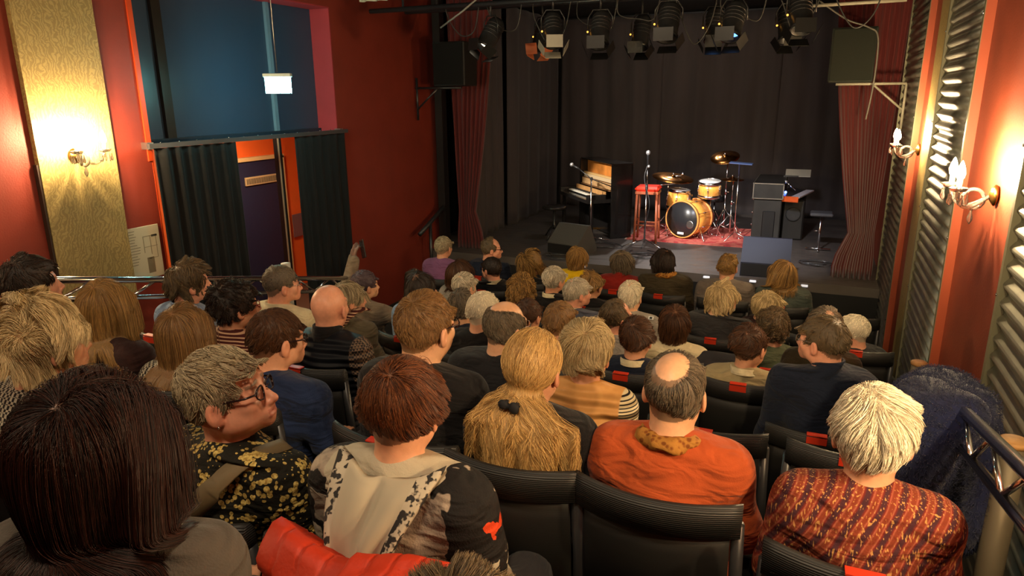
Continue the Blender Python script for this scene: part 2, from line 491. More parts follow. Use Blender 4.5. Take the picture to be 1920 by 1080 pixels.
struct(m.build('trim_9', RAILP))
t = truss('truss_railing', .47, .35, -.50, 2.52, -.955, .105, 7, 'chrome truss railing in the lower right corner beside the blue coat')
for y in (.9, 2.5): MB().tube([(0, y, -.5-.21*(y-.35)), (0, y, -2.2)], .018, 10).build('post', CHROME, t)
for (X, y, zt, r, lab) in ((.62, 2.28, -1.0, .038, 'grey bollard with round wooden cap beside the near right railing'), (.60, 3.93, -1.36, .036, 'grey bollard with wooden cap behind the draped blue coat')):
    t = empty('bollard', (X, y, 0), label=lab, cat='post')
    m = MB(); m.tube([(0, 0, zt), (0, 0, zt-1.0)], r, 20); m.build('pipe', flat('dull_zinc', s2l(120, 108, 88), .5, metal=.4), t)
    m = MB(); m.lathe([(0, zt), (r+.003, zt), (r+.003, zt+.014), (r-.004, zt+.018), (0, zt+.018)], n=24); m.build('cap', flat('cap_wood', s2l(190, 140, 85), .6, var=.2, scale=30), t)

# ------------------------------------------------------------------ wall sconces
BRASS = flat('brass', s2l(200, 150, 80), .3, metal=1)
CRYS, nt, b = nmat('cut_crystal')
b.inputs['Roughness'].default_value = .05; b.inputs['Transmission Weight'].default_value = .9; b.inputs['IOR'].default_value = 1.5; b.inputs['Base Color'].default_value = (1, .95, .85, 1)
BULB = emit('candle_bulb_glow', (1.0, .74, .40), 1800)
def sconce(loc, s, label):
    """s=+1: hangs on the left wall and points to +X"""
    t = empty('wall_sconce', loc, label=label, cat='wall lamp', group='crystal wall sconces')
    R = Matrix.Rotation(math.pi/2*s, 3, 'Y')
    m = MB(); m.lathe([(0, 0), (.045, .0), (.05, .008), (.035, .02), (.015, .03), (0, .032)], n=20, R=R); m.build('wall_plate', BRASS, t)
    for dy in (-.10, .10):
        m = MB()
        pts = []
        for k in range(17):
            a = k/16
            pts.append((s*(.02+.15*math.sin(a*math.pi/2)), dy*a, -.07*math.sin(a*math.pi)+.03*a))
        m.tube(pts, .008, 8); arm = m.build('arm', CRYS, t)
        c = Vector(pts[-1])
        m = MB(); m.lathe([(0, -.012), (.03, -.006), (.042, .01), (.036, .012), (.012, .004), (.012, .05), (0, .052)], c=c, n=20); m.build('cup', CRYS, arm)
        m = MB(); m.lathe([(0, .05), (.014, .055), (.0185, .075), (.014, .1), (.006, .122), (0, .132)], c=c, n=12); m.build('bulb', BULB, arm)
        m = MB()
        for k in range(5):
            w = k*2*math.pi/5
            q = c+Vector((.038*math.cos(w), .038*math.sin(w), -.01))
            m.lathe([(0, -.062), (.007, -.052), (.009, -.042), (.003, -.02), (.0045, -.014), (0, -.006)], c=q, n=6)
        m.build('crystal_drop', CRYS, arm)
    m = MB()
    m.lathe([(0, -.14), (.010, -.125), (.013, -.11), (.005, -.08), (.007, -.07), (0, -.05)], c=(s*.09, 0, 0), n=6)
    pts = [(s*.09+.045*math.cos(k*math.pi/8), 0, -.02+.045*math.sin(k*math.pi/8)) for k in range(16)]
    m.tube(pts, .009, 8, closed=True)
    m.build('centre_drop', CRYS, t)
    return t
sconce((XL+.04, 3.2, -.36), 1, 'crystal wall lamp with two bulbs on the gold strip of left wall')
sconce((XR+.01, 6.46, -.44), -1, 'farther crystal wall lamp on the right wall beside the stage')
sconce((XR+.035, 3.82, -.46), -1, 'nearer crystal wall lamp on the red bay of right wall')
sconce((XR+.035, 1.15, -.46), -1, 'assumed crystal wall lamp on right wall beside the camera, outside the frame')  # assumed sconce out of view, added to light the audience from the right
sconce((XL+.005, .5, -.36), 1, 'assumed crystal wall lamp on left wall behind the audience, outside the frame')  # unseen as well, assumed for light on the audience from the left
# ------------------------------------------------------------------ the stage
STF, nt, b = nmat('black_stage_boards')
tc = nd(nt, 'ShaderNodeTexCoord'); mp = nd(nt, 'ShaderNodeMapping', {'Vector': tc.outputs['Object'], 'Scale': (1.2, 6, 1)})
no = nd(nt, 'ShaderNodeTexNoise', {'Vector': mp.outputs[0], 'Scale': 3, 'Detail': 8, 'Roughness': .65})
mx = nd(nt, 'ShaderNodeMix', {0: no.outputs[0], 'A': rgba((.06, .052, .048)), 'B': rgba((.13, .108, .094))}, data_type='RGBA')
nt.links.new(mx.outputs['Result'], b.inputs['Base Color'])
mr = nd(nt, 'ShaderNodeMapRange', {'Value': no.outputs[0], 'From Min': .3, 'From Max': .7, 'To Min': .3, 'To Max': .6}); nt.links.new(mr.outputs[0], b.inputs['Roughness'])
m = MB(); m.box((-1.9, 10.25, STAGE-.05), (6.2, 4.66, .1)); struct(m.build('floor_stage', STF))
m = MB(); m.box((-1.9, 7.95, STAGE-.41), (6.2, .05, .62)); struct(m.build('trim_10', BLACK))
m = MB(); m.box((-1.9, 12.6, -.9), (7, .1, 5)); m.box((-4.95, 10.4, -.9), (.1, 4.6, 5)); m.box((1.15, 10.4, -.9), (.1, 4.6, 5)); struct(m.build('wall_stage', BLACK))
m = MB(); m.box((-4.47, 8.12, -.7), (.10, .12, 4.0)); struct(m.build('trim_11', flat('black_post', (.012, .01, .01), .4)))
BDRAPE = flat('dull_black_stage_cloth', (.062, .050, .048), .92, sheen=.1, var=.15, scale=5, stretch=(1, 1, .1))
zs0, zs1 = STAGE, TOPZ-.05
for (x0, x1, sd, lab) in ((-4.3, -2.5, 2, 'dull black backdrop curtain behind the piano'), (-2.52, -.62, 5, 'dull black backdrop curtain behind the drum kit'), (-.64, 1.1, 9, 'dull black backdrop curtain behind the organ')):
    tag(drape('stage_curtain', (x0, 12.3), (x1, 12.3), zs0, zs1, 5, .035, BDRAPE, seed=sd), lab, 'curtain')
for (y0, y1, x, sd, lab) in ((8.75, 9.8, -4.35, 3, 'black side curtain on the left of stage nearest the red curtain'), (9.95, 12.2, -4.33, 4, 'long black side curtain along the left edge of the stage')):
    tag(drape('side_curtain', (x, y0), (x, y1), zs0, zs1, 5, .03, BDRAPE, seed=sd), lab, 'curtain')
tag(drape('side_curtain', (1.0, 8.6), (1.0, 12.2), zs0, zs1, 8, .03, BDRAPE, seed=14), 'black side curtain on the right of stage behind the red curtain', 'curtain')
REDV = flat('red_velvet', s2l(96, 17, 14), .7, sheen=.4, var=.2, scale=18, stretch=(1, 1, .08))
def tie(xc0, xc1, tt):
    """width factor and centre for a curtain tied at fraction tt down, hanging towards its wall side"""
    def f(t):
        if t < tt:
            k = (t/tt)**1.6; w = 1-.62*k
        else:
            k = (t-tt)/(1-tt); w = .38+.22*min(1, k*1.6)
        return w, xc0+(xc1-xc0)*(1-w)/.62
    return f
tag(drape('red_curtain', (-4.42, 8.25), (-3.78, 8.25), zs0-.0, zs1, 8, .045, REDV, seed=6, pinch=tie(.5, .36, .845)), 'red velvet curtain tied back at the left side of the stage', 'curtain')
tag(drape('red_curtain', (.06, 8.3), (.74, 8.3), zs0-.0, zs1, 8, .045, REDV, seed=7, pinch=tie(.5, .70, .845)), 'red velvet curtain tied back at the right side of the stage', 'curtain')
# stage lip markers
for x, w_ in ((-2.45, 'below the left wedge monitor'), (-1.0, 'below the drum rug'), (-.5, 'below the right wedge monitor'), (.03, 'nearest the right red curtain')):
    tag(MB().box((x, 7.90, STAGE-.03), (.07, .03, .022), bev=.004).build('edge_marker', emit('lip_marker', (.9, .92, 1), .5)), 'small white marker light on the stage lip '+w_, 'marker light', 'marker lights along the stage lip')

# handrail and steps at the left of the stage
h = empty('handrail', (-4.45, 7.7, 0), label='black sloping handrail beside the left end of the stage', cat='handrail')
MB().tube([(0, .42, -1.39), (0, -.27, -1.66)], .028, 10).build('top_rail', BLACKM, h)
MB().tube([(0, 0, -1.55), (0, 0, -2.45)], .022, 10).build('post', BLACKM, h)

# loudspeakers on brackets
def speaker(loc, w, hh, d, rz, label, tone, wallside):
    t = empty('loudspeaker', loc, rz, label=label, cat='loudspeaker')
    MB().box((0, 0, hh/2), (w, d, hh), bev=.012).build('cabinet', flat('cab_'+str(wallside), tone, .6, bump=.2, bscale=200), t)
    MB().box((0, -d/2-.004, hh/2), (w-.03, .012, hh-.03), bev=.004).build('grille', flat('gr_'+str(wallside), (tone[0]*.8, tone[1]*.8, tone[2]*.8), .9, spec=.1, var=.4, scale=300), t)
    return t
speaker((-4.07, 7.78, .12), .42, .50, .34, 0, 'black loudspeaker on a wall bracket above the left stage end', (.014, .013, .013), 0)
speaker((.24, 7.98, .10), .40, .51, .34, 0, 'dark grey loudspeaker on white bracket by the right red curtain', (.028, .031, .024), 1)
b_ = empty('speaker_bracket', (0, 0, 0), label='black triangular bracket carrying the left loudspeaker', cat='bracket')
m = MB(); m.tube([(-4.58, 7.7, .10), (-3.95, 7.7, .10)], .014, 8); m.tube([(-4.56, 7.7, .22), (-4.56, 7.7, -.28)], .014, 8); m.tube([(-4.56, 7.7, -.15), (-4.28, 7.7, .09)], .012, 8)
m.build('arm', BLACKM, b_)
b_ = empty('speaker_bracket', (0, 0, 0), label='white triangular bracket carrying the right loudspeaker', cat='bracket')
WHM = flat('cream_metal', s2l(190, 182, 160), .4)
m = MB(); m.tube([(.12, 7.9, .085), (.74, 7.9, .085)], .013, 8); m.tube([(.74, 7.9, .085), (.74, 7.9, -.35)], .012, 8); m.tube([(.45, 7.9, .08), (.73, 7.9, -.16)], .011, 8)
m.build('arm', WHM, b_)
def cable(name, pts, r, mat, label, group=None):
    # smooth the polyline
    P = [Vector(p) for p in pts]
    out = []
    for i in range(len(P)-1):
        p0 = P[max(i-1, 0)]; p1 = P[i]; p2 = P[i+1]; p3 = P[min(i+2, len(P)-1)]
        for k in range(8):
            t = k/8
            out.append(.5*((2*p1)+(p2-p0)*t+(2*p0-5*p1+4*p2-p3)*t*t+(3*p1-3*p2+p3-p0)*t**3))
    out.append(P[-1])
    return tag(MB().tube(out, r, 6).build(name, mat), label, 'cable', group)
cable('cable', [(-.1, 7.75, .85), (.15, 7.8, .68), (.35, 7.8, .60), (.44, 7.79, .5), (.45, 7.79, .1), (.42, 7.78, -.25)], .008, flat('grey_cable', s2l(120, 115, 105), .5), 'grey cable looped down beside the right loudspeaker')

# upright piano
pf, pb, pw = -.50, .0, 1.42
pn = empty('upright_piano', (-2.70, 9.36, STAGE), 0, label='black upright piano with its front panel open on the left of stage', cat='piano')
# built in its own frame: keyboard faces -Y, then turned; origin at the right front foot
PR = math.radians(-50); pn.scale = (.84, .84, .84)
pn.rotation_euler = (0, 0, PR)
GLOSS = flat('black_piano_lacquer', (.012, .011, .011), .22, coat=.3)
W = 1.40
m = MB()
for sx in (-W, -.035): m.box((sx+.0175, .41, .62), (.035, .38, 1.24), bev=.004)
m.box((-W/2, .585, .62), (W, .03, 1.22)); m.build('case', GLOSS, pn)
MB().box((-W/2, .33, .28), (W-.07, .02, .5)).build('lower_panel', GLOSS, pn)
m = MB(); m.box((-W/2, .42, 1.245), (W+.01, .36, .022), bev=.004); m.build('lid', GLOSS, pn)
m = MB(); m.box((-W/2, .04, .64), (W-.07, .46, .06)); m.box((-W+.05, -.02, .70), (.07, .34, .10), bev=.01); m.box((-.05-.035, -.02, .70), (.07, .34, .10), bev=.01); m.build('keybed', GLOSS, pn)
kb = MB().box((-W/2, -.02, .682), (1.20, .02, .02)).build('key_slip', GLOSS, pn)
for k in range(36): MB().box((-W/2-.594+(k+.5)*.033, .045, .70), (.0315, .15, .022), bev=.002).build('white_key', flat('ivory', (.85, .82, .72), .3), pn)
for k in range(35):
    if k % 7 in (2, 6): continue
    MB().box((-W/2-.594+(k+1)*.033, .08, .716), (.015, .09, .014), bev=.002).build('black_key', BLACK, pn)
MB().box((-W/2, .14, .74), (1.24, .03, .10)).build('fall_board', flat('worn_wood_rail', s2l(200, 150, 95), .45, var=.15, scale=12), pn)
m = MB(); m.box((-W/2, .37, 1.08), (1.3, .03, .26)); m.build('iron_plate', flat('amber_plate', s2l(205, 130, 60), .35, var=.3, scale=4), pn)
HAM = flat('felt_cream', s2l(225, 200, 160), .8)
m = MB(); m.box((-W/2, .30, 1.00), (1.28, .05, .03)); m.build('hammer_rail', flat('rail_wood', s2l(220, 180, 120), .5), pn)
m = MB()
for k in range(60): m.box((-W/2-.63+k*.0213, .31, .95), (.012, .06, .06)); 
o = m.build('hammer_row', HAM, pn); o['kind'] = 'stuff'
m = MB()
for k in range(60): m.box((-W/2-.63+k*.0213, .27, .86), (.010, .05, .10))
o = m.build('action_row', flat('action_wood', s2l(215, 175, 125), .6, var=.2, scale=20), pn); o['kind'] = 'stuff'
m = MB(); m.box((-W/2, .24, .80), (1.28, .04, .02)); m.box((-W/2, .26, .915), (1.28, .03, .012)); m.build('action_rail', flat('rail_dark', s2l(120, 85, 55), .5), pn)
for x in (-W+.05, -.085): MB().box((x, -.10, .32), (.06, .06, .62), bev=.01).build('leg', GLOSS, pn)
for x in (-W/2-.05, -W/2+.05): MB().box((x, .26, .06), (.035, .14, .015), bev=.004).build('pedal', BRASS, pn)

def round_stool(loc, h, label, mat):
    t = empty('piano_stool', loc, label=label, cat='stool')
    MB().lathe([(0, h), (.16, h), (.175, h-.015), (.175, h-.035), (.15, h-.05), (0, h-.05)], n=28).build('seat', mat, t)
    MB().lathe([(.02, h-.05), (.018, .22), (.03, .2), (.03, .14), (.0, .14)], n=16).build('column', BLACKM, t)
    for k in range(3):
        w = k*2.094+.4
        MB().tube([(.02*math.cos(w), .02*math.sin(w), .2), (.14*math.cos(w), .14*math.sin(w), .10), (.22*math.cos(w), .22*math.sin(w), .012)], .012, 8).build('leg', BLACKM, t)
round_stool((-3.32, 9.25, STAGE), .47, 'round black piano stool left of the upright piano', flat('stool_leather', (.02, .018, .018), .25))

# microphones on stands
MICM = flat('mic_mesh', (.7, .7, .72), .35, metal=.8)
t = empty('microphone_stand', (-2.80, 9.30, STAGE), 0, label='boom microphone stand in front of the open piano', cat='microphone stand')
MB().lathe([(0, 0), (.09, 0), (.09, .012), (.02, .02), (.0, .02)], n=20).build('base', BLACKM, t)
for k in range(3):
    w = k*2.094+.2; MB().tube([(0, 0, .05), (.26*math.cos(w), .26*math.sin(w), .012)], .008, 8).build('leg', CHROME, t)
MB().tube([(0, 0, .0), (0, 0, .86)], .011, 10).build('pole', CHROME, t)
MB().tube([(.30, .10, .74), (0, 0, .86), (-.17, -.02, .99)], .007, 8).build('boom', BLACKM, t)
MB().box((0, 0, .86), (.035, .035, .045), bev=.008).build('clutch', BLACKM, t)
mc = tag(empty('microphone', (-2.80-.17, 9.28, STAGE+.99)), 'silver-headed microphone on the boom pointing at the piano', 'microphone')
RM = Matrix.Rotation(math.radians(-62), 3, 'Y')
MB().lathe([(0, -.02), (.010, -.02), (.014, .10), (0, .10)], n=12, R=RM).build('handle', BLACKM, mc)
MB().ball(RM @ Vector((0, 0, .125)), .028, 14).build('grille', MICM, mc)
t = empty('microphone_stand', (-2.0, 9.16, STAGE), 0, label='tall straight microphone stand in front of the red bar stool', cat='microphone stand')
for k in range(3):
    w = k*2.094-.5; MB().tube([(0, 0, .10), (.30*math.cos(w), .30*math.sin(w), .012)], .009, 8).build('leg', CHROME, t)
MB().tube([(0, 0, .05), (0, 0, .80)], .012, 10).build('lower_pole', CHROME, t)
MB().tube([(0, 0, .76), (0, 0, 1.09)], .008, 10).build('upper_pole', CHROME, t)
MB().lathe([(0, .76), (.018, .76), (.02, .80), (.014, .84), (0, .84)], n=14).build('clutch', BLACKM, t)
mc = tag(empty('microphone', (-2.0, 9.16, STAGE+1.09)), 'silver-headed microphone upright on the tall centre stand', 'microphone')
MB().lathe([(0, -.01), (.011, -.01), (.014, .12), (.02, .13), (0, .13)], n=12).build('handle', BLACKM, mc)
MB().ball((0, 0, .155), .030, 14).build('grille', MICM, mc)
MB().box((0.012, 0, -.02), (.035, .02, .03), bev=.006).build('clip', MICM, mc)
cable('microphone_cable', [(-2.0, 9.14, STAGE+1.08), (-2.02, 9.10, STAGE+.9), (-1.93, 9.05, STAGE+.6), (-1.98, 9.07, STAGE+.3), (-2.0, 9.0, STAGE+.01), (-2.1, 8.8, STAGE+.01), (-1.9, 8.6, STAGE+.01), (-1.7, 8.75, STAGE+.01), (-1.9, 8.9, STAGE+.01)], .005, BLACKM, 'black microphone cable hanging down the tall centre stand')

# red bar stool
BW = flat('reddish_wood', s2l(150, 78, 50), .4, var=.15, scale=20, stretch=(1, 1, .2))
t = empty('bar_stool', (-2.06, 9.55, STAGE), math.radians(4), label='tall wooden bar stool with shiny red cushion at centre stage', cat='bar stool')
MB().box((0, 0, .735), (.33, .33, .07), bev=.03).build('seat', flat('red_vinyl', s2l(225, 50, 28), .25, spec=.6), t)
MB().box((0, 0, .685), (.31, .31, .04), bev=.004).build('seat_frame', BW, t)
for sx in (-1, 1):
    for sy in (-1, 1):
        MB().tube([(sx*.13, sy*.13, .68), (sx*.15, sy*.15, 0)], .02, 4).build('leg', BW, t)
for (a, bb, z) in (((-1, -1), (1, -1), .24), ((-1, 1), (1, 1), .24), ((-1, -1), (-1, 1), .30), ((1, -1), (1, 1), .30)):
    MB().tube([(a[0]*.142, a[1]*.142, z), (bb[0]*.142, bb[1]*.142, z)], .014, 4).build('stretcher', BW, t)

# rug
RUG, nt, b = nmat('red_oriental_rug')
tc = nd(nt, 'ShaderNodeTexCoord')
vo = nd(nt, 'ShaderNodeTexVoronoi', {'Vector': tc.outputs['Object'], 'Scale': 9}, distance='MANHATTAN')
no = nd(nt, 'ShaderNodeTexNoise', {'Vector': tc.outputs['Object'], 'Scale': 26, 'Detail': 3})
cr = nd(nt, 'ShaderNodeValToRGB', {'Fac': vo.outputs[0]})
e = cr.color_ramp.elements
e[0].color = rgba(s2l(60, 25, 35)); e[1].color = rgba(s2l(190, 60, 60)); e[0].position = .08; e[1].position = .22
e2 = e.new(.5); e2.color = rgba(s2l(150, 36, 40)); e3 = e.new(.62); e3.color = rgba(s2l(205, 120, 100))
mx = nd(nt, 'ShaderNodeMix', {0: no.outputs[0], 'A': cr.outputs[0], 'B': rgba(s2l(165, 45, 48))}, data_type='RGBA')
nt.links.new(mx.outputs['Result'], b.inputs['Base Color']); b.inputs['Roughness'].default_value = .9
rg_ = empty('rug', (-1.53, 10.22, STAGE), math.radians(0), label='red patterned rug under the drum kit', cat='rug')
MB().box((0, 0, .006), (1.62, 1.36, .012)).build('pile', RUG, rg_)
m = MB()
for s_ in (-1, 1):
    for k in range(70): m.box((s_*.825, -.67+k*.0194, .004), (.035, .005, .004))
o = m.build('fringe', flat('fringe_cream', s2l(200, 170, 150), .8), rg_); o['kind'] = 'stuff'

# ---- drum kit
MAPLE, nt, b = nmat('amber_maple_shell')
tc = nd(nt, 'ShaderNodeTexCoord'); mp = nd(nt, 'ShaderNodeMapping', {'Vector': tc.outputs['Object'], 'Scale': (3, 3, 1.2)})
wv = nd(nt, 'ShaderNodeTexNoise', {'Vector': mp.outputs[0], 'Scale': 14, 'Detail': 4})
mx = nd(nt, 'ShaderNodeMix', {0: wv.outputs[0], 'A': rgba(s2l(225, 135, 40)), 'B': rgba(s2l(255, 190, 95))}, data_type='RGBA')
nt.links.new(mx.outputs['Result'], b.inputs['Base Color']); b.inputs['Roughness'].default_value = .25; b.inputs['Coat Weight'].default_value = .5
HEADW = flat('white_drum_head', (.8, .8, .78), .4); HEADB = flat('black_drum_head', (.02, .02, .022), .3)
def drum(name, loc, r, h, R, label, cat, hoop, headA, headB, lugs=6):
    t = empty(name, loc, label=label, cat=cat)
    MB().lathe([(r, -h/2), (r, h/2), (r-.006, h/2), (r-.006, -h/2)], n=40, R=R).build('shell', MAPLE, t)
    for s_, hm in ((1, headA), (-1, headB)):
        MB().lathe([(0, s_*h/2+.002*s_), (r+.002, s_*h/2+.002*s_), (r+.002, s_*(h/2-.01)), (0, s_*(h/2-.01))], n=40, R=R).build('drum_head', hm, t)
        MB().lathe([(r+.004, s_*(h/2-.03)), (r+.014, s_*(h/2-.03)), (r+.014, s_*(h/2+.012)), (r-.002, s_*(h/2+.012)), (r-.002, s_*(h/2+.002)), (r+.004, s_*(h/2-.002))], n=40, R=R).build('hoop', hoop, t)
    for k in range(lugs):
        w = 2*math.pi*(k+.5)/lugs
        m = MB()
        P = lambda rr, z: R @ Vector((rr*math.cos(w), rr*math.sin(w), z))
        m.tube([P(r+.012, -h/2), P(r+.012, h/2)], .0035, 6)
        m.tube([P(r+.004, -.03), P(r+.018, -.015), P(r+.018, .015), P(r+.004, .03)], .009, 8)
        m.build('lug', CHROME, t)
    return t
bassR = Matrix.Rotation(math.radians(-22), 3, 'Z') @ Matrix.Rotation(math.radians(90), 3, 'X')
bc = Vector((-1.555, 9.98, STAGE+.285))
bd = drum('bass_drum', bc, .248, .38, bassR, 'amber wooden bass drum with black front head on the rug', 'drum', flat('hoop_wood', s2l(225, 150, 80), .3, coat=.4), HEADB, HEADB, 8)
F = bassR @ Vector((0, 0, 1))      # points to the audience
U = Vector((0, 0, 1)); Rt = F.cross(U)
if Rt.x < 0: Rt = -Rt
def onhead(a, z, d=.196): return F*d + Rt*a + U*z
RB = Matrix((Rt, U, F)).transposed()
MB().lathe([(0, 0), (.048, 0), (.048, .003), (0, .003)], c=onhead(.13, -.06, .193), n=24, R=RB).build('port_hole', BLACK, bd)
m = MB()
m.lathe([(.048, 0), (.056, 0), (.056, .004), (.048, .004)], c=onhead(.13, -.06, .193), n=24, R=RB); m.build('port_ring', STEEL, bd)
m = MB(); m.box(onhead(-.01, -.195, .194), (.10, .03, .003), rot=RB); m.build('maker_plate', flat('plate_white', (.85, .85, .85), .4), bd)
for s_ in (-1, 1):
    m = MB(); p = Rt*(.20*s_)+U*(-.10)+F*.05
    m.tube([p, Rt*(.36*s_)+U*(-.285)+F*.18], .011, 8); m.build('spur', CHROME, bd)
MB().box(U*.29, (.05, .09, .05), rot=RB, bev=.01).build('tom_holder', CHROME, bd)
ft = drum('rack_tom', (-1.31, 10.05, STAGE+.70), .150, .20, Matrix.Rotation(math.radians(8), 3, 'X'), 'small amber tom drum raised at the upper right of the kit', 'drum', CHROME, HEADW, flat('clear_head', (.25, .17, .12), .2), 6)
fl = drum('floor_tom', (-1.74, 10.10, STAGE+.53), .155, .26, Matrix.Rotation(math.radians(6), 3, 'Y'), 'amber tom drum at the left behind the bass drum', 'drum', CHROME, HEADW, HEADW, 6)
for k in range(3):
    w = k*2.094+.5
    MB().tube([(.17*math.cos(w), .17*math.sin(w), .0), (.18*math.cos(w), .18*math.sin(w), -.515)], .008, 8).build('leg', CHROME, fl)
def tripod(t, h, s_=.26, top=.3, ph=0):
    for k in range(3):
        w = k*2.094+ph
        m = MB(); m.tube([(0, 0, top), (s_*math.cos(w), s_*math.sin(w), .02)], .008, 8); m.tube([(0, 0, .10), (s_*.55*math.cos(w), s_*.55*math.sin(w), top*.48)], .006, 6); m.ball((s_*math.cos(w), s_*math.sin(w), .018), .016, 8); m.build('leg', CHROME, t)
    MB().tube([(0, 0, .06), (0, 0, h*.55)], .0125, 10).build('lower_tube', CHROME, t)
    MB().tube([(0, 0, h*.5), (0, 0, h)], .008, 10).build('upper_tube', CHROME, t)
    m = MB(); m.lathe([(0, h*.53), (.02, h*.53), (.022, h*.57), (.014, h*.6), (0, h*.6)], n=12); m.tube([(0, 0, h*.56), (.05, 0, h*.56)], .007, 6); m.build('clamp', CHROME, t)
CYM = flat('cymbal_bronze', s2l(205, 140, 75), .22, metal=1, var=.15, scale=60)
def cymbal(name, loc, r, rx, ry, label):
    R = Matrix.Rotation(rx, 3, 'X') @ Matrix.Rotation(ry, 3, 'Y')
    t = empty(name, loc, label=label, cat='cymbal')
    prof = [(.0, .028), (.015, .027), (.032, .018), (.042, .008), (r*.5, .002), (r, -.014), (r, -.016), (r*.5, 0), (.042, .005), (.03, .014), (.0, .024)]
    MB().lathe(prof, n=48, R=R).build('plate', CYM, t)
    MB().lathe([(0, .02), (.013, .024), (.016, .04), (.008, .055), (0, .055)], n=12, R=R).build('wing_nut', CHROME, t)
SH = lambda nm, loc, lab: empty(nm, loc, label=lab, cat='cymbal stand')
t = SH('cymbal_stand', (-1.13, 10.42, STAGE), 'tall chrome cymbal stand at the right of the drum kit'); tripod(t, 1.10, .25, .38, .3)
cymbal('crash_cymbal', (-1.17, 10.38, STAGE+1.12), .20, math.radians(24), math.radians(-4), 'large bronze cymbal tilted high at the right of the kit')
t = SH('hi_hat_stand', (-1.02, 10.25, STAGE), 'chrome hi-hat stand beside the tall cymbal stand'); tripod(t, .88, .24, .34, 1.2)
cymbal('hi_hat_cymbal', (-1.03, 10.22, STAGE+.83), .16, math.radians(2), 0, 'small flat bronze hi-hat cymbal right of the drums')
t = SH('cymbal_stand', (-1.90, 10.12, STAGE), 'chrome cymbal stand between the bar stool and drums'); tripod(t, .87, .24, .3, .8)
cymbal('ride_cymbal', (-1.83, 10.08, STAGE+.84), .29, math.radians(7), math.radians(8), 'wide bronze ride cymbal above the left tom drum')
m = MB(); m.tube([(0, 0, .84), (.19, -.03, .86)], .008, 8); m.ball((.20, -.03, .885), .022, 8); m.build('boom_arm', CHROME, t)
m = MB(); m.tube([(-.25, -.1, .70), (.15, -.06, .76)], .007, 8); m.ball((.17, -.055, .765), .022, 10); m.build('boom_arm', CHROME, t)
t = empty('music_stand', (-.93, 10.0, STAGE), label='thin stand with flat blue tray at the right of the kit', cat='music stand')
MB().tube([(0, 0, .04), (0, 0, 1.05)], .010, 10).build('pole', CHROME, t)
for k in range(3):
    w = k*2.094; MB().tube([(0, 0, .12), (.22*math.cos(w), .22*math.sin(w), .012)], .007, 6).build('leg', CHROME, t)
MB().box((.02, 0, 1.065), (.30, .20, .014), rot=Matrix.Rotation(math.radians(3), 3, 'Y'), bev=.004).build('tray', flat('tray_metal', s2l(120, 150, 220), .3, metal=.4), t)
t = empty('snare_stand', (-1.29, 10.10, STAGE), label='chrome drum stand under the small raised tom', cat='drum stand'); tripod(t, .58, .20, .3, 1.9)
t = empty('drum_throne', (-1.32, 10.78, STAGE), label='round black drummer seat behind the bass drum', cat='stool')
MB().lathe([(0, .5), (.14, .5), (.16, .48), (.16, .43), (.13, .42), (0, .42)], n=24).build('seat', BLACK, t)
MB().tube([(0, 0, .42), (0, 0, .1)], .013, 8).build('column', CHROME, t)
for k in range(3):
    w = k*2.094+1; MB().tube([(0, 0, .3), (.24*math.cos(w), .24*math.sin(w), .015)], .01, 8).build('leg', CHROME, t)

# ---- organ with synthesizer on top
_o = MB().ball((0, 0, 0), .013, 8).build('stud', CHROME); STUD = _o.data; bpy.data.objects.remove(_o)
DK = flat('organ_case', (.035, .034, .032), .4, var=.2, scale=6); EDG = flat('metal_edge', s2l(170, 165, 155), .35, metal=.8)
t = empty('organ', (-.53, 10.55, STAGE), 0, label='dark cased stage organ with metal edges at the right of stage', cat='organ')
MB().box((0, 0, .295), (.36, 1.16, .59), bev=.01).build('case', DK, t)
MB().box((0, 0, .71), (.38, 1.20, .20), bev=.008).build('upper_case', DK, t)
m = MB()
for z in (.61, .81): m.box((0, -.605, z), (.39, .014, .012)); m.box((-.195, 0, z), (.012, 1.2, .012))
for x in (-.19, .19): m.box((x, -.605, .71), (.012, .014, .2))
m.build('metal_edge', EDG, t)
for z in (.08, .25, .42, .6, .8): part_at('corner_stud', STUD, (-.18, -.59, z), t)
MB().box((.03, -.585, .24), (.16, .02, .40), bev=.01).build('dark_grille', BLACK, t)
MB().box((.33, .12, .28), (.28, .7, .56), bev=.02).build('side_cabinet', flat('cab_black', (.016, .015, .014), .45), t)
MB().lathe([(0, 0), (.10, 0), (.10, .01), (.08, .012), (0, .004)], c=(.33, -.235, .36), n=24, R=Matrix.Rotation(math.radians(90), 3, 'X')).build('speaker_cone', flat('cone_grey', (.03, .03, .03), .5), t)
sy = tag(empty('synthesizer', (-.29, 10.05, STAGE+.615), math.radians(78)), 'black keyboard synthesizer with orange wooden end cheek on the organ', 'keyboard')
MB().box((.42, .06, .0), (.86, .22, .06), rot=Matrix.Rotation(math.radians(14), 3, 'X'), bev=.006).build('body', flat('synth_black', (.02, .02, .025), .3), sy)
MB().box((-.022, .0, -.01), (.022, .30, .075), bev=.004).build('end_cheek', flat('cheek_wood', s2l(225, 95, 40), .35, var=.1, scale=20), sy)
MB().box((.42, -.10, .015), (.84, .11, .02), bev=.002).build('key_row', flat('keys_pale', s2l(225, 220, 230), .3), sy)
m = MB(); m.ball((.05, .08, .045), .012, 8); m.build('orange_lamp', emit('orange_led', (1, .35, .05), 6), sy)
m = MB(); m.ball((.22, .08, .05), .016, 8); m.build('blue_lamp', emit('blue_led', (.1, .2, 1), 14), sy)
mc = tag(empty('microphone', (-.22, 10.36, STAGE+.70)), 'microphone lying on the synthesizer at the right of stage', 'microphone')
RM = Matrix.Rotation(math.radians(-50), 3, 'Y')
MB().lathe([(0, -.02), (.010, -.02), (.014, .12), (0, .12)], n=12, R=RM).build('handle', CHROME, mc)
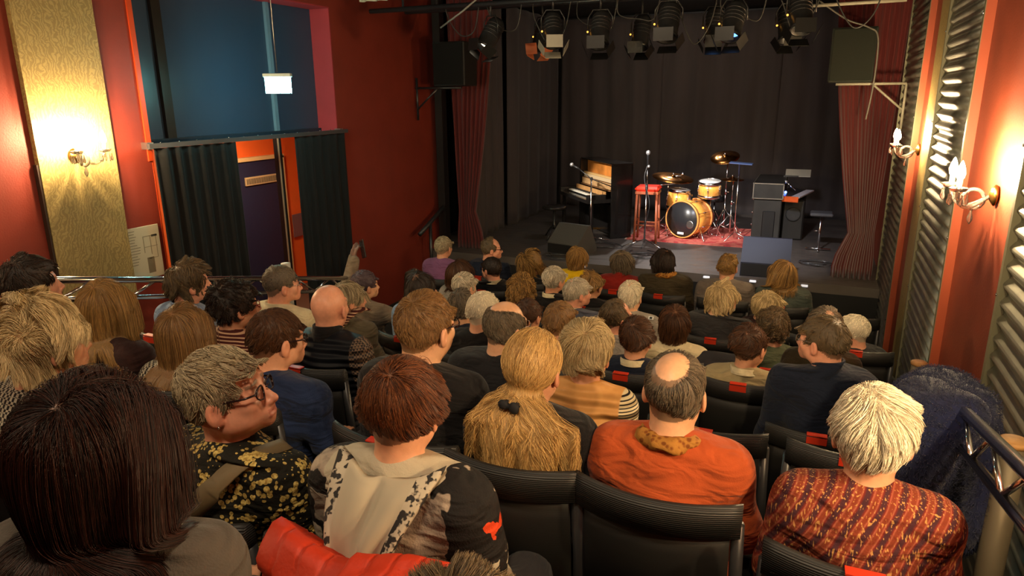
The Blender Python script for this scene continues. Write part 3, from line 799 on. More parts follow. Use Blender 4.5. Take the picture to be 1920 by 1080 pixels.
MB().ball(RM @ Vector((0, 0, .15)), .024, 12).build('grille', MICM, mc)
t = tag(empty('music_rest', (-.26, 10.9, STAGE+.81)), 'pale tilted music rest standing on top of the organ', 'music rest')
MB().box((.06, .06, .05), (.34, .16, .014), rot=Matrix.Rotation(math.radians(35), 3, 'X'), bev=.004).build('plate', flat('rest_grey', s2l(170, 165, 150), .35), t)
MB().box((-.03, .0, .01), (.2, .04, .02)).build('ledge', DK, t)
t = empty('organ_stool', (.15, 9.72, STAGE), label='black bench stool on a chrome pedestal right of the organ', cat='stool')
MB().box((0, 0, .48), (.27, .26, .04), bev=.012).build('seat', flat('bench_black', (.09, .09, .10), .3), t)
MB().tube([(0, 0, .03), (0, 0, .46)], .014, 8).build('column', CHROME, t)
m = MB(); m.tube([(-.15, 0, .02), (.15, 0, .02)], .012, 8); m.tube([(0, -.15, .02), (0, .15, .02)], .012, 8); m.build('foot', CHROME, t)
m = MB(); m.tube([(0, 0, .26), (-.07, 0, .25)], .008, 6); m.build('knob', CHROME, t)

# wedge monitors
def wedge(loc, w, rz, tone, label, dep=.36, hgt=.36, rough=.5):
    t = empty('stage_monitor', loc, rz, label=label, cat='stage monitor')
    # low vertical back and a broad sloping back plate towards the audience, grille towards the band
    prof = [(-dep/2, 0), (dep/2, 0), (dep/2, .05), (dep*.16, hgt), (dep*.06, hgt), (-dep/2, hgt*.40)]
    vs = []; n = len(prof)
    for s_ in (-1, 1):
        for (y, z) in prof: vs.append((s_*w/2, y, z))
    fs = [tuple(range(n)), tuple(range(n, 2*n))[::-1]]+[(i, i+n, (i+1) % n+n, (i+1) % n) for i in range(n)]
    MB().add(vs, fs).build('cabinet', flat('wedge_'+label[:8], tone, rough, bump=.1, bscale=150), t)
    A = Vector((0, dep/2+.004, .05)); B = Vector((0, dep*.16+.004, hgt)); mid = (A+B)/2; ang = math.atan2(B.z-A.z, B.y-A.y)
    MB().box(mid, (w-.05, (B-A).length-.05, .012), rot=Matrix.Rotation(ang, 3, 'X'), bev=.004).build('grille', BLACKM, t)
    MB().box((0, -dep/2-.004, hgt*.2), (w-.02, .012, hgt*.34)).build('back_panel', BLACK, t)
    return t
wedge((-2.80, 8.50, STAGE), .46, math.radians(-16), (.10, .10, .095), 'grey wedge monitor on stage in front of the piano', .46, .36)
wedge((-.40, 8.22, STAGE), .52, math.radians(2), (.022, .025, .042), 'blue-grey wedge monitor on stage in front of the organ', .44, .40)
wm = BLACKM
rnd = random.Random(9)
for (x, y, lab) in ((-2.85, 8.12, 'tangled bright cables in front of the left wedge monitor'), (-2.5, 9.0, 'tangled cables on the stage floor beside the piano'), (-1.95, 8.55, 'loop of cable on the stage floor in front of the bar stool'), (.1, 8.9, 'loose cable on the stage floor behind the right monitor')):
    pts = []; a = rnd.random()*6
    for k in range(16):
        a += .9+rnd.random()*.9; r_ = .07+.13*rnd.random()
        pts.append((x+r_*1.5*math.cos(a), y+r_*math.sin(a), STAGE+.012+.012*rnd.random()))
    cable('cable_coil', pts, .006, flat('shiny_cable', (.05, .05, .052), .2, coat=.5), lab)

# ------------------------------------------------------------------ lighting rig
bars = []
for (y, z, lab) in ((6.55, .86, 'front black lighting bar carrying spotlights over the stage'), (7.25, .92, 'rear black lighting bar carrying spotlights over the stage')):
    t = empty('lighting_bar', (0, y, z), label=lab, cat='lighting bar')
    MB().tube([(-4.4, 0, 0), (.6, 0, 0)], .025, 12).build('pipe', BLACKM, t)
    MB().tube([(-4.4, 0, .25), (.6, 0, .25)], .018, 12).build('upper_pipe', BLACKM, t)
    for x in (-4.0, -2.6, -1.2, .2): MB().tube([(x, 0, .0), (x, 0, TOPZ-z)], .012, 8).build('hanger', BLACKM, t)
RIGB = flat('rig_black', (.02, .02, .021), .4, spec=.6); FLAP = flat('flap_metal', (.03, .03, .03), .35, metal=.7)
AMB = emit('pilot_amber', (1, .42, .06), 3)
def spotlight(x, y, z, yaw, tilt, r, label, flap=None, on=0, gel=None):
    t = empty('spotlight', (x, y, z), label=label, cat='spotlight')
    R = Matrix.Rotation(math.radians(yaw), 3, 'Z') @ Matrix.Rotation(math.radians(tilt), 3, 'X')   # beam is local -Z... built along -Z
    MB().tube([(0, 0, .30), (0, 0, .17)], .012, 8).build('clamp', RIGB, t)
    m = MB(); m.tube([Matrix.Rotation(math.radians(yaw), 3, 'Z') @ Vector(p) for p in ((-r*1.35, 0, 0), (-r*1.35, 0, .10), (-r*.8, 0, .17), (r*.8, 0, .17), (r*1.35, 0, .10), (r*1.35, 0, 0))], .007, 6); m.build('yoke', flat('yoke_grey', (.06, .06, .06), .3, metal=.6), t)
    MB().lathe([(0, .16), (r*.7, .16), (r*1.0, .12), (r*1.05, .0), (r*1.05, -.13), (r*1.15, -.14), (r*1.15, -.16), (r*.95, -.16), (r*.92, -.10), (0, -.09)], n=20, R=R).build('housing', RIGB, t)
    m = MB()
    for k in range(4): m.lathe([(r*1.06, .09-k*.035), (r*1.10, .085-k*.035), (r*1.06, .08-k*.035)], n=20, R=R)
    m.build('cooling_fin', RIGB, t)
    lens = emit('lens_lit_%d' % on, (1, .85, .6) if on == 1 else (.15, .4, 1), 7 if on == 1 else 3) if on else flat('lens_glass', (.05, .055, .06), .1, spec=1)
    MB().lathe([(0, -.125), (r*.6, -.12), (r*.92, -.105), (0, -.10)], n=20, R=R).build('lens', lens, t)
    for k in range(4):
        a = k*math.pi/2
        q = R @ Matrix.Rotation(a, 3, 'Z')
        q2 = q @ Matrix.Rotation(math.radians(28), 3, 'Y')
        c = q @ Vector((r*1.12+.025, 0, -.20))
        MB().box(c, (.004, r*(1.9 if k % 2 else 1.5), .11), rot=q2).build('barn_door', flap or FLAP, t)
    m = MB(); m.ball(Matrix.Rotation(math.radians(yaw), 3, 'Z') @ Vector((-r*1.3, -.03, -.02)), .009, 8); m.build('pilot_light', AMB, t)
    return t
FW = flat('flap_pale', s2l(165, 160, 145), .5); FO = flat('flap_orange', s2l(200, 110, 70), .5)
labs = ['leftmost spotlight with bright barn doors near the left stage end', 'spotlight with crumpled pale flaps second from left in the rig', 'dark spotlight left of centre in the front rig', 'dark spotlight with amber pilot lamp above the drum kit', 'spotlight with blue glow right of centre in the rig', 'rightmost spotlight of the front lighting bar']
spotlight(-3.02, 6.55, .58, -30, -35, .085, labs[0], None, 1)
spotlight(-2.38, 6.55, .60, 25, -30, .080, labs[1], FW)
spotlight(-1.92, 6.55, .58, 5, -28, .085, labs[2])
spotlight(-1.30, 6.55, .62, 0, -28, .09, labs[3])
spotlight(-.75, 6.55, .60, -12, -30, .085, labs[4], None, 2)
spotlight(-.22, 6.55, .64, 15, -30, .085, labs[5])
for i, (x, z) in enumerate(((-2.75, .62), (-1.7, .60), (-1.0, .63), (-.35, .62))):
    spotlight(x, 7.25, z, -20+14*i, -20, .08, ['rear bar spotlight farthest left behind the bright one', 'rear bar spotlight second from left, facing the stage', 'rear bar spotlight behind the blue glowing one', 'rear bar spotlight farthest right, near the red curtain'][i], FO if i == 0 else None, 2 if i == 2 else 0)
rnd = random.Random(21)
RIGW = ['farthest left of the nine', 'beside the leftmost spotlight', 'right of the leftmost spotlight', 'beside the pale crumpled flaps', 'left of the spotlight above the drums', 'beside the spotlight above the drums', 'left of the blue glowing spotlight', 'right of the blue glowing spotlight', 'farthest right, near the pale pipe']
for i in range(9):
    x = -3.6+i*.45; y = 6.6+.5*rnd.random()
    pts = [(x, y, .9), (x+.1*rnd.random(), y, .72), (x+.2, y, .45+.22*rnd.random()), (x+.34, y, .6+.1*rnd.random()), (x+.4, y, .95)]
    cable('rig_cable', pts, .006, flat('rig_cable_grey', (.06, .06, .055), .4), 'thin dark cable looping from the lighting bars, '+RIGW[i], 'cables looping from the lighting rig')
tag(MB().tube([(-.25, 7.55, .79), (.62, 7.55, .80)], .016, 10).build('white_pipe', WHM), 'short white pipe at the top right above the loudspeaker', 'pipe')
tag(MB().tube([(-4.3, 6.2, .955), (-3.0, 6.2, .965)], .022, 10).build('white_pipe', WHM), 'white pipe at the top edge above the left loudspeaker', 'pipe')
tag(MB().tube([(-3.55, 6.5, .36+.3), (-3.3, 6.5, .80), (-3.1, 6.5, .93)], .009, 8).build('cable_tail', flat('cable_pale', s2l(150, 145, 135), .5)), 'pale frayed cable hanging beside the leftmost spotlight', 'cable')
# loose white sheet tucked over the left pipe
tag(drape('white_cloth', (-4.25, 6.15), (-3.75, 6.15), .90, 1.02, 4, .03, flat('white_sheet', s2l(180, 175, 155), .8), seed=2), 'crumpled white cloth on the pipe at the top left of the rig', 'cloth')
# ------------------------------------------------------------------ people: smooth fields meshed as one skin
def axis(segs):
    """segs: list of (start, end, step) -> monotone coordinates"""
    out = [segs[0][0]]
    for a, b_, st in segs:
        n = max(1, int(round((b_-a)/st)))
        out += list(np.linspace(a, b_, n+1)[1:])
    return np.array(out, np.float32)

class Field:
    def __init__(s, xs, ys, zs):
        s.x, s.y, s.z = xs, ys, zs
        s.F = np.full((len(xs), len(ys), len(zs)), .08, np.float32)
    def sl(s, lo, hi):
        r = []
        for ax, a, b_ in zip((s.x, s.y, s.z), lo, hi):
            r.append(slice(int(np.searchsorted(ax, a)), int(np.searchsorted(ax, b_))+1))
        return tuple(r)
    def pts(s, sl):
        return s.x[sl[0]][:, None, None], s.y[sl[1]][None, :, None], s.z[sl[2]][None, None, :]
    def comb(s, sl, d, k, op):
        a = s.F[sl]
        if op == '+':
            h = np.clip(k-np.abs(a-d), 0, None)/max(k, 1e-6)
            s.F[sl] = np.minimum(a, d)-h*h*k*.25
        elif op == '-':
            d = -d
            h = np.clip(k-np.abs(a-d), 0, None)/max(k, 1e-6)
            s.F[sl] = np.maximum(a, d)+h*h*k*.25
    def cap(s, a, b_, ra, rb=None, k=.03, op='+', sq=None):
        rb = ra if rb is None else rb
        a = np.array(a, np.float32); b_ = np.array(b_, np.float32); m = max(ra, rb)+k+.01
        sl = s.sl(np.minimum(a, b_)-m, np.maximum(a, b_)+m)
        X, Y, Z = s.pts(sl); ba = b_-a
        px, py, pz = X-a[0], Y-a[1], Z-a[2]
        h = np.clip((px*ba[0]+py*ba[1]+pz*ba[2])/max(float(ba@ba), 1e-9), 0, 1)
        d = np.sqrt((px-ba[0]*h)**2+(py-ba[1]*h)**2+(pz-ba[2]*h)**2)-(ra+(rb-ra)*h)
        s.comb(sl, d.astype(np.float32), k, op); return s
    def ell(s, c, r, k=.03, op='+', rx=0, ry=0, rz=0):
        c = np.array(c, np.float32); m = max(r)+k+.01
        sl = s.sl(c-m, c+m); X, Y, Z = s.pts(sl)
        X, Y, Z = np.broadcast_arrays(X-c[0], Y-c[1], Z-c[2])
        if rx or ry or rz:
            R = np.array(Matrix.Rotation(rz, 3, 'Z') @ Matrix.Rotation(ry, 3, 'Y') @ Matrix.Rotation(rx, 3, 'X')).T
            X, Y, Z = (R[0, 0]*X+R[0, 1]*Y+R[0, 2]*Z, R[1, 0]*X+R[1, 1]*Y+R[1, 2]*Z, R[2, 0]*X+R[2, 1]*Y+R[2, 2]*Z)
        k0 = np.sqrt((X/r[0])**2+(Y/r[1])**2+(Z/r[2])**2)
        k1 = np.sqrt((X/r[0]**2)**2+(Y/r[1]**2)**2+(Z/r[2]**2)**2)+1e-9
        s.comb(sl, (k0*(k0-1)/k1).astype(np.float32), k, op); return s
    def mesh(s):
        F = s.F; I = F < 0
        nx, ny, nz = F.shape
        cnt = np.zeros((nx-1, ny-1, nz-1), np.int8)
        for i in (0, 1):
            for j in (0, 1):
                for k in (0, 1): cnt += I[i:nx-1+i, j:ny-1+j, k:nz-1+k]
        act = np.argwhere((cnt > 0) & (cnt < 8))
        idm = np.full(cnt.shape, -1, np.int32); idm[tuple(act.T)] = np.arange(len(act))
        acc = np.zeros((len(act), 3)); num = np.zeros(len(act))
        C = [(i, j, k) for i in (0, 1) for j in (0, 1) for k in (0, 1)]
        ax = (s.x, s.y, s.z)
        def val(o): return F[act[:, 0]+o[0], act[:, 1]+o[1], act[:, 2]+o[2]]
        def pos(o): return np.stack([ax[d][act[:, d]+o[d]] for d in range(3)], 1)
        for a in C:
            for d in range(3):
                if a[d]: continue
                b_ = tuple(a[i]+(i == d) for i in range(3))
                fa, fb = val(a), val(b_)
                m = (fa < 0) != (fb < 0)
                t = np.where(m, fa/(fa-fb+1e-12), 0)[:, None]
                p = pos(a)*(1-t)+pos(b_)*t
                acc += np.where(m[:, None], p, 0); num += m
        V = acc/num[:, None]
        Q = []
        for d in range(3):
            u, v = (d+1) % 3, (d+2) % 3
            A = np.take(I, range(0, F.shape[d]-1), axis=d); B = np.take(I, range(1, F.shape[d]), axis=d)
            e = np.argwhere(A != B)
            e = e[(e[:, u] > 0) & (e[:, v] > 0) & (e[:, u] < F.shape[u]-1) & (e[:, v] < F.shape[v]-1)]
            ins = A[tuple(e.T)]
            def cell(du, dv):
                c = e.copy(); c[:, u] -= du; c[:, v] -= dv
                return idm[tuple(c.T)]
            q = np.stack([cell(1, 1), cell(0, 1), cell(0, 0), cell(1, 0)], 1)
            q[~ins] = q[~ins][:, ::-1]
            Q.append(q)
        return V.astype(np.float32), np.concatenate(Q)

def ss(a, b_, x):
    t = np.clip((x-a)/(b_-a), 0, 1); return t*t*(3-2*t)

ARM_REST = dict(L=[(-.19, -.03, 1.0), (-.235, .0, .76), (-.10, .22, .655)], R=[(.19, -.03, 1.0), (.235, .0, .76), (.10, .22, .655)])
HC = np.array((0, -.010, 1.250)); HR = np.array((.074, .094, .086))     # cranium

def torso(F, o, fem, arms, legs=True, body=True):
    w = .93 if fem else 1.0
    F.ell((0, 0, .57), (.175+o, .13+o, .12+o), .03)
    F.ell((0, .015, .72), (.15*w+o, .12+o, .17+o), .06)
    F.ell((0, -.025, .91), (.165*w+o, .115+o, .17+o), .06)
    if fem: F.ell((0, .07, .90), (.13+o, .065+o, .065+o), .05)
    F.cap((-.145*w, -.03, 1.0), (.145*w, -.03, 1.0), .056+o, k=.05)
    for s_ in (-1, 1): F.cap((s_*.02, -.035, 1.085), (s_*.135*w, -.03, 1.03), .032+o, .036+o, k=.05)
    for A in (arms['L'], arms['R']):
        A = [np.array(p)*np.array((w if abs(p[0]) > .12 else 1, 1, 1)) for p in A[:3]]
        F.cap(A[0], A[1], .050+o, .041+o, k=.05)
        if body: F.cap(A[1], A[2], .038, .024, k=.03)
        else: F.cap(A[1], A[1]+(A[2]-A[1])*.92, .040+o, .030+o, k=.03)

def hand(F, w, d, up, side, curl=.6):
    """palm and five fingers from wrist w along d; up = back of the hand; side = +1 thumb on the d x up side"""
    w = np.array(w, float); d = np.array(d, float); d /= np.linalg.norm(d)
    up = np.array(up, float); up -= d*(up@d); up /= np.linalg.norm(up)
    sd = np.cross(d, up)*side
    F.cap(w, w+d*.03, .022, .024, k=.02)
    for t in (-.022, -.007, .008, .022): F.cap(w+d*.02+sd*t*.7, w+d*.078+sd*t, .0115, .0105, k=.010)
    for t, L in ((-.026, .058), (-.009, .072), (.009, .078), (.026, .070)):
        p = w+d*.080+sd*t; dd = d.copy()
        for i, f in enumerate((.45, .32, .25)):
            a = curl*(.55+.5*i)
            dd = d*math.cos(a)-up*math.sin(a)
            q = p+dd*L*f
            F.cap(p, q, .0082-.0006*i, .0076-.0006*i, k=.003); p = q
    p = w+d*.022+sd*.022
    q = p+(d*.6+sd*.7-up*.25)*.038; F.cap(p, q, .0105, .009, k=.008)
    r = q+(d*.9+sd*.15-up*.3)*.030; F.cap(q, r, .009, .0078, k=.003)

def head(F, fem, fat=0.0, k=.02, fine=True):
    F.ell(HC, HR, k)
    F.ell((0, -.03, 1.235), (.070, .070, .075), k)
    F.ell((0, .035, 1.195), (.058+fat*.012, .055, .072), .03)
    F.ell((0, .045, 1.165), (.046+fat*.014, .045+fat*.005, .045), .025)
    F.cap((0, .078, 1.137), (0, .072, 1.142), .021 if fem else .024, k=.02)
    for s_ in (-1, 1):
        F.ell((s_*(.046+fat*.008), .010, 1.16), (.022+fat*.008, .032, .03), .03)
        F.ell((s_*.040, .062, 1.196), (.020, .020, .022), .02)
        if fat: F.ell((s_*.042, .05, 1.155), (.024*fat, .026*fat, .026*fat), .03)
    if fat: F.ell((0, .035, 1.125), (.045*fat, .04*fat, .022), .03)
    F.cap((0, -.025, 1.19), (0, -.036, 1.05), .050 if fem else .057, .056 if fem else .064, k=.03)
    if not fine: 
        F.cap((0, .088, 1.22), (0, .106, 1.188), .009, .013, k=.012)
    # brow, sockets, lids
    F.cap((-.036, .078, 1.243), (.036, .078, 1.243), .012, k=.014)
    for s_ in (-1, 1):
        F.ell((s_*.032, .101, 1.221), (.018, .014, .012), .012, '-')
        F.ell((s_*.031, .078, 1.221), (.0125, .0125, .0125), .002)
        F.cap((s_*.019, .088, 1.228), (s_*.044, .080, 1.226), .0048, k=.006)
        F.cap((s_*.020, .086, 1.213), (s_*.043, .079, 1.214), .0042, k=.006)
    if fine:
        F.cap((0, .086, 1.228), (0, .107, 1.192), .0085, .011, k=.010)
        F.ell((0, .111, 1.186), (.0115, .0125, .0105), .008)
        for s_ in (-1, 1):
            F.ell((s_*.0125, .100, 1.183), (.008, .011, .008), .006)
            F.ell((s_*.0065, .106, 1.1765), (.0032, .005, .003), .002, '-')
    # mouth
    F.ell((0, .086, 1.160), (.026, .018, .018), .02)
    F.cap((-.019, .094, 1.1625), (.019, .094, 1.1625), .0058, k=.006)
    F.cap((-.016, .095, 1.152), (.016, .095, 1.152), .0068, k=.006)
    F.cap((-.024, .104, 1.1575), (.024, .104, 1.1575), .0022, k=.004, op='-')
    for s_ in (-1, 1):      # ears
        F.ell((s_*.082, -.004, 1.204), (.0095, .020, .033), .006, rz=s_*.35, rx=-.15)
        F.ell((s_*.092, .002, 1.208), (.007, .011, .019), .004, '-', rz=s_*.35, rx=-.15)
        F.ell((s_*.077, .002, 1.180), (.006, .009, .010), .006)

_cache = {}
def body_mesh(fem, hi, arms=None, fat=0.0, akey=''):
    key = ('b', fem, hi, fat, akey)
    if key in _cache: return _cache[key]
    arms = arms or ARM_REST
    f = .0032 if hi else .0058; c = .014 if hi else .020
    hd = .0045 if hi else .008
    xs = axis([(-.56, -.14, c*(.6 if akey else 1)), (-.14, -.105, .007), (-.105, .105, f), (.105, .14, .007), (.14, .56, c*(.6 if akey else 1))])
    ys = axis([(-.24, -.12, c), (-.12, .145, f), (.145, .34, hd), (.34, .66, c)])
    zs = axis([(-.02, .6, c), (.6, .70, hd), (.70, 1.05, c*.8), (1.05, 1.10, .007), (1.10, 1.352, f), (1.352, 1.40 if not akey else 1.75, .02 if not akey else .0075)])
    F = Field(xs, ys, zs)
    torso(F, 0, fem, arms)
    for s_ in (-1, 1):
        F.cap((s_*.09, .02, .54), (s_*.12, .40, .51), .082, .056, k=.03)
        F.cap((s_*.12, .40, .51), (s_*.12, .37, .10), .054, .036, k=.03)
        F.cap((s_*.12, .36, .045), (s_*.13, .50, .03), .034, .03, k=.03)
    head(F, fem, fat)
    for s_, A in ((-1, arms['L']), (1, arms['R'])):
        e, w = np.array(A[1]), np.array(A[2])
        d = (w-e)/np.linalg.norm(w-e)
        if len(A) > 3: hand(F, w, A[3], A[4], A[5], A[6])
        else: hand(F, w, d*np.array((.55, 1, .2)), (0, .25, 1), s_*-1, .45)
    V, Q = F.mesh()
    _cache[key] = (V, Q); return V, Q

def cloth_mesh(fem, hi, arms=None, akey='', loose=.017, fold=1.0, seed=0, bare=False):
    key = ('c', fem, hi, akey, loose, seed, bare)
    if key in _cache: return _cache[key]
    arms = arms or ARM_REST
    c = .010 if hi else .015
    xs = axis([(-.58, .58, c)]); ys = axis([(-.26, .40, c)]); zs = axis([(.46, .62, c*1.4), (.62, 1.14, c), (1.14, 1.75 if akey else 1.16, c)])
    F = Field(xs, ys, zs)
    torso(F, loose, fem, arms, body=False)
    X, Y, Z = F.x[:, None, None], F.y[None, :, None], F.z[None, None, :]
    # drape folds: diagonal pulls from the shoulders, bunching at the waist
    g = np.random.default_rng(seed+5)
    n = 0
    for i in range(5):
        a, b_, cc, ph = g.uniform(-12, 12), g.uniform(-8, 8), g.uniform(14, 34), g.uniform(0, 6)
        n = n+np.sin(a*X+b_*Y+cc*Z+ph+2.2*np.sin(6*X+i+ph)+1.5*np.sin(7*Z+3*X))*(.0034)
    n = n*ss(1.06, .92, Z)+.003*np.sin(70*Z+6*np.sin(8*X+seed))*ss(.85, .62, Z)
    F.F = F.F+(n*fold).astype(np.float32)
    # neck opening, hem
    cut = (Z+.42*np.clip(Y+.03, -.02, .2)-1.122)+0*X
    if not akey: F.F = np.maximum(F.F, cut.astype(np.float32))
    else: F.F = np.where(np.abs(X) < .10, np.maximum(F.F, cut), F.F).astype(np.float32)
    F.F = np.maximum(F.F, (.50+.0*X+.0*Y-Z).astype(np.float32))
    V, Q = F.mesh()
    _cache[key] = (V, Q); return V, Q

def trouser_mesh():
    if 't' in _cache: return _cache['t']
    xs = axis([(-.24, .24, .016)]); ys = axis([(-.18, .50, .016)]); zs = axis([(.04, .72, .016)])
    F = Field(xs, ys, zs)
    F.ell((0, 0, .565), (.182, .138, .13), .03)
    for s_ in (-1, 1):
        F.cap((s_*.09, .02, .54), (s_*.12, .40, .51), .094, .068, k=.03)
        F.cap((s_*.12, .40, .51), (s_*.12, .37, .11), .066, .052, k=.03)
    Z = F.z[None, None, :]
    F.F = np.maximum(F.F, np.broadcast_to(np.maximum(.085-Z, Z-.66), F.F.shape).astype(np.float32))
    V, Q = F.mesh(); _cache['t'] = (V, Q); return V, Q
def shoe_mesh():
    if 's' in _cache: return _cache['s']
    xs = axis([(-.2, .2, .010)]); ys = axis([(.26, .6, .010)]); zs = axis([(-.01, .14, .010)])
    F = Field(xs, ys, zs)
    for s_ in (-1, 1):
        F.cap((s_*.12, .345, .05), (s_*.132, .515, .036), .046, .040, k=.02)
        F.cap((s_*.12, .355, .06), (s_*.12, .365, .10), .044, .042, k=.02)
    Z = F.z[None, None, :]
    F.F = np.maximum(F.F, np.broadcast_to(np.maximum(.001-Z, Z-.115), F.F.shape).astype(np.float32))
    V, Q = F.mesh(); _cache['s'] = (V, Q); return V, Q

# ---- hair
def grow(n, K, st, seed):
    g = np.random.default_rng(seed)
    N = int(n*2.6)
    d = g.normal(size=(N, 3)); d /= np.linalg.norm(d, axis=1)[:, None]
    p = HC+HR*d
    line = np.interp(p[:, 1], [-.11, -.06, -.02, .015, .045, .07, .09], [1.145, 1.165, 1.20, 1.232, 1.262, 1.288, 1.305+.012*st.get('rec', 0)*0])
    nape = st.get('nape', 0)
    line = line-nape*ss(0, -.06, p[:, 1])
    keep = p[:, 2] > line
    keep |= (np.abs(p[:, 0]) > .062) & (np.abs(p[:, 1]-.028) < .010) & (p[:, 2] > 1.205) & (p[:, 2] < 1.26)
    bald = st.get('bald')
    wd = np.ones(N)
    if bald == 'top':        # horseshoe
        q = ((p[:, 0])/.062)**2+((p[:, 1]-.030)/.105)**2
        keep &= ~((q < 1.0) & (p[:, 2] > 1.27))
        keep &= p[:, 2] < 1.318+.01*g.normal(size=N)
    if bald == 'spot':
        q = ((p[:, 0]+.008)/.054)**2+((p[:, 1]+.050)/.068)**2+((p[:, 2]-1.318)/.070)**2
        keep &= (q > 1.0+.15*g.normal(size=N))
        thin = (p[:, 1] > .0) & (p[:, 2] > 1.28)
        keep &= ~(thin & (g.random(N) < .72))
    if bald == 'front':
        keep &= ~((p[:, 2] > 1.26) & (p[:, 1] > -.005) & (np.abs(p[:, 0]) < .066))
    if bald == 'full': keep &= (p[:, 2] < 1.235) & (g.random(N) < .25)
    if bald == 'thin': keep &= ~((p[:, 2] > 1.30) & (p[:, 1] < .01) & (g.random(N) < .55))
    p = p[keep][:n]; N = len(p)
    L, T = st['L'], st['T']
    u = g.random(N)
    if st.get('tie') is not None:
        T3 = np.array(st['tie']); T = st['T']; lay = (.003+T*u**.8)
        d0 = (p-HC)/HR; d0 /= np.linalg.norm(d0, axis=1)[:, None]
        loose_ = g.random(N) < .62
        tx = np.where(loose_, np.clip(d0[:, 0]*.07+g.normal(size=N)*.022, -.068, .068), 0)
        T3 = T3[None]+np.stack([tx, 9*tx**2, -.012*(np.abs(tx) > .03)], 1)
        dt = (T3-HC)/HR; dt /= np.linalg.norm(dt, axis=1)[:, None]
        om = np.arccos(np.clip(np.sum(d0*dt, 1), -1, .9999)); k1 = K//2
        out = []
        for k in range(k1+1):
            s_ = (k/k1)**.9
            q = (d0*np.sin((1-s_)*om)[:, None]+dt*np.sin(s_*om)[:, None])/np.sin(om)[:, None]
            R2 = HR[None]+(lay*(1-.5*s_)+.006*np.sin(7*s_+g.random()*0+d0[:, 0]*30+d0[:, 1]*17)*2*s_*(1-s_))[:, None]
            out.append(HC+R2*q)
        A0 = out[-1]; rad_ = g.normal(size=(N, 3))*np.array((.010, .007, .008)); A0 = A0*.3+(T3+rad_)*.7; out[-1] = A0
        fx = np.clip(g.uniform(-1, 1, N)*.75+tx*9, -1, 1); ln_ = .15+.14*g.random(N)-.05*np.abs(fx)**2
        dep = .150+.030*g.random(N)
        k2 = K-k1; w1 = g.uniform(0, 6.28, N); w2 = np.floor(fx*9)
        for k in range(1, k2+1):
            s_ = k/k2
            sp = 1-(1-s_)**2.2
            x = A0[:, 0]*(1-sp)+(.018+fx*.185)*sp+.016*np.sin(8*s_+w2*1.7)*s_+.004*np.sin(16*s_+w1)
            y = A0[:, 1]*(1-s_)**2+(-dep+.045*(fx**2)*s_)*(1-(1-s_)**2)+.012*np.sin(9*s_+w2)*s_
            z = A0[:, 2]-ln_*(s_**1.15)
            out.append(np.stack([x, y, z], 1))
        return np.transpose(np.array(out), (1, 0, 2))
    Ls = L*(.72+.38*g.random(N))
    if st.get('short_nape'): Ls = Ls*(.35+.65*ss(1.17, 1.26, p[:, 2]))
    ds = (Ls/K)[:, None]
    W = np.array(st.get('whorl', (.008, -.062, 1.325)))
    lay = (.002+T*u**.7)[:, None]
    nrm = (p-HC)/HR**2; nrm /= np.linalg.norm(nrm, axis=1)[:, None]
    dirn = nrm*st.get('lift', .5)
    P = np.zeros((K+1, N, 3)); P[0] = p
    ph = g.uniform(0, 6.28, (6, 3)); fq = g.uniform(st.get('wf', 18)*.5, st.get('wf', 18), (6, 3))*np.sign(g.normal(size=(6, 3)))
    grav = st.get('grav', .3); part = st.get('part', 0)
    tie_ = st.get('tie')
    cph = g.uniform(0, 6.28, N)
    # clump centres for coherent waves
    vel = dirn
    arrived = np.zeros(N, bool); fan = np.zeros((N, 3))
    fan[:, 0] = g.normal(size=N)*.42; fan[:, 1] = -.20*g.random(N)-.02; fan[:, 2] = -1
    for k in range(K):
        n_ = (p-HC)/HR**2; n_ /= np.linalg.norm(n_, axis=1)[:, None]
        aw = p-W; aw -= n_*np.sum(aw*n_, 1)[:, None]; aw /= np.linalg.norm(aw, axis=1)[:, None]+1e-6
        if part:
            s_ = np.sign(P[0][:, 0]-part*.0-st.get('px', .012))[:, None]
            f_ = ss(-.06, .03, P[0][:, 1])[:, None]*ss(1.22, 1.29, P[0][:, 2])[:, None]
            sd = np.concatenate([s_, -.35*np.ones_like(s_), -.5*np.ones_like(s_)], 1)
            aw = aw*(1-f_)+sd*f_
        below = ss(1.27, 1.20, p[:, 2])[:, None]
        tgt = aw*(1-.6*below)+np.array((0, -.02, -1))*(grav+.8*below*(grav > .35))
        if st.get('crew'): tgt = tgt*.35+n_*.8
        if tie_ is not None:
            T3 = np.array(tie_); v = T3-p; dist = np.linalg.norm(v, axis=1)
            far_ = p[:, 2] < T3[2]+.012
            arrived |= (dist < .04) | far_
            v /= dist[:, None]+1e-6
            v = v-n_*np.sum(v*n_, 1)[:, None]*.45
            fd = fan.copy(); fd[:, 0] *= np.where(p[:, 2] > 1.06, 1.0, .5); 
            tgt = np.where(arrived[:, None], fd, v*.9+aw*.1)
        wn = np.zeros_like(p)
        for i in range(6): wn += np.stack([np.sin(p@fq[(i+j) % 6]+ph[i, j]) for j in range(3)], 1)
        wn = wn*st.get('wave', .1)*.35
        cu = st.get('curl', 0)
        if cu:
            t_ = k/K*st.get('turns', 3)*6.28
            a1 = np.cross(vel, np.array((0, 0, 1.0))+nrm*.1); a1 /= np.linalg.norm(a1, axis=1)[:, None]+1e-6
            a2 = np.cross(vel, a1)
            cp = cph*.25+ph[0, 0]+np.floor((P[0]@fq[0]))*1.3
            wn += cu*(a1*np.cos(t_+cp)[:, None]+a2*np.sin(t_+cp)[:, None])
        jit = g.normal(size=p.shape)*st.get('jit', .05)
        vel = vel*.55+tgt*.45+wn+jit
        vel /= np.linalg.norm(vel, axis=1)[:, None]+1e-9
        p = p+vel*ds
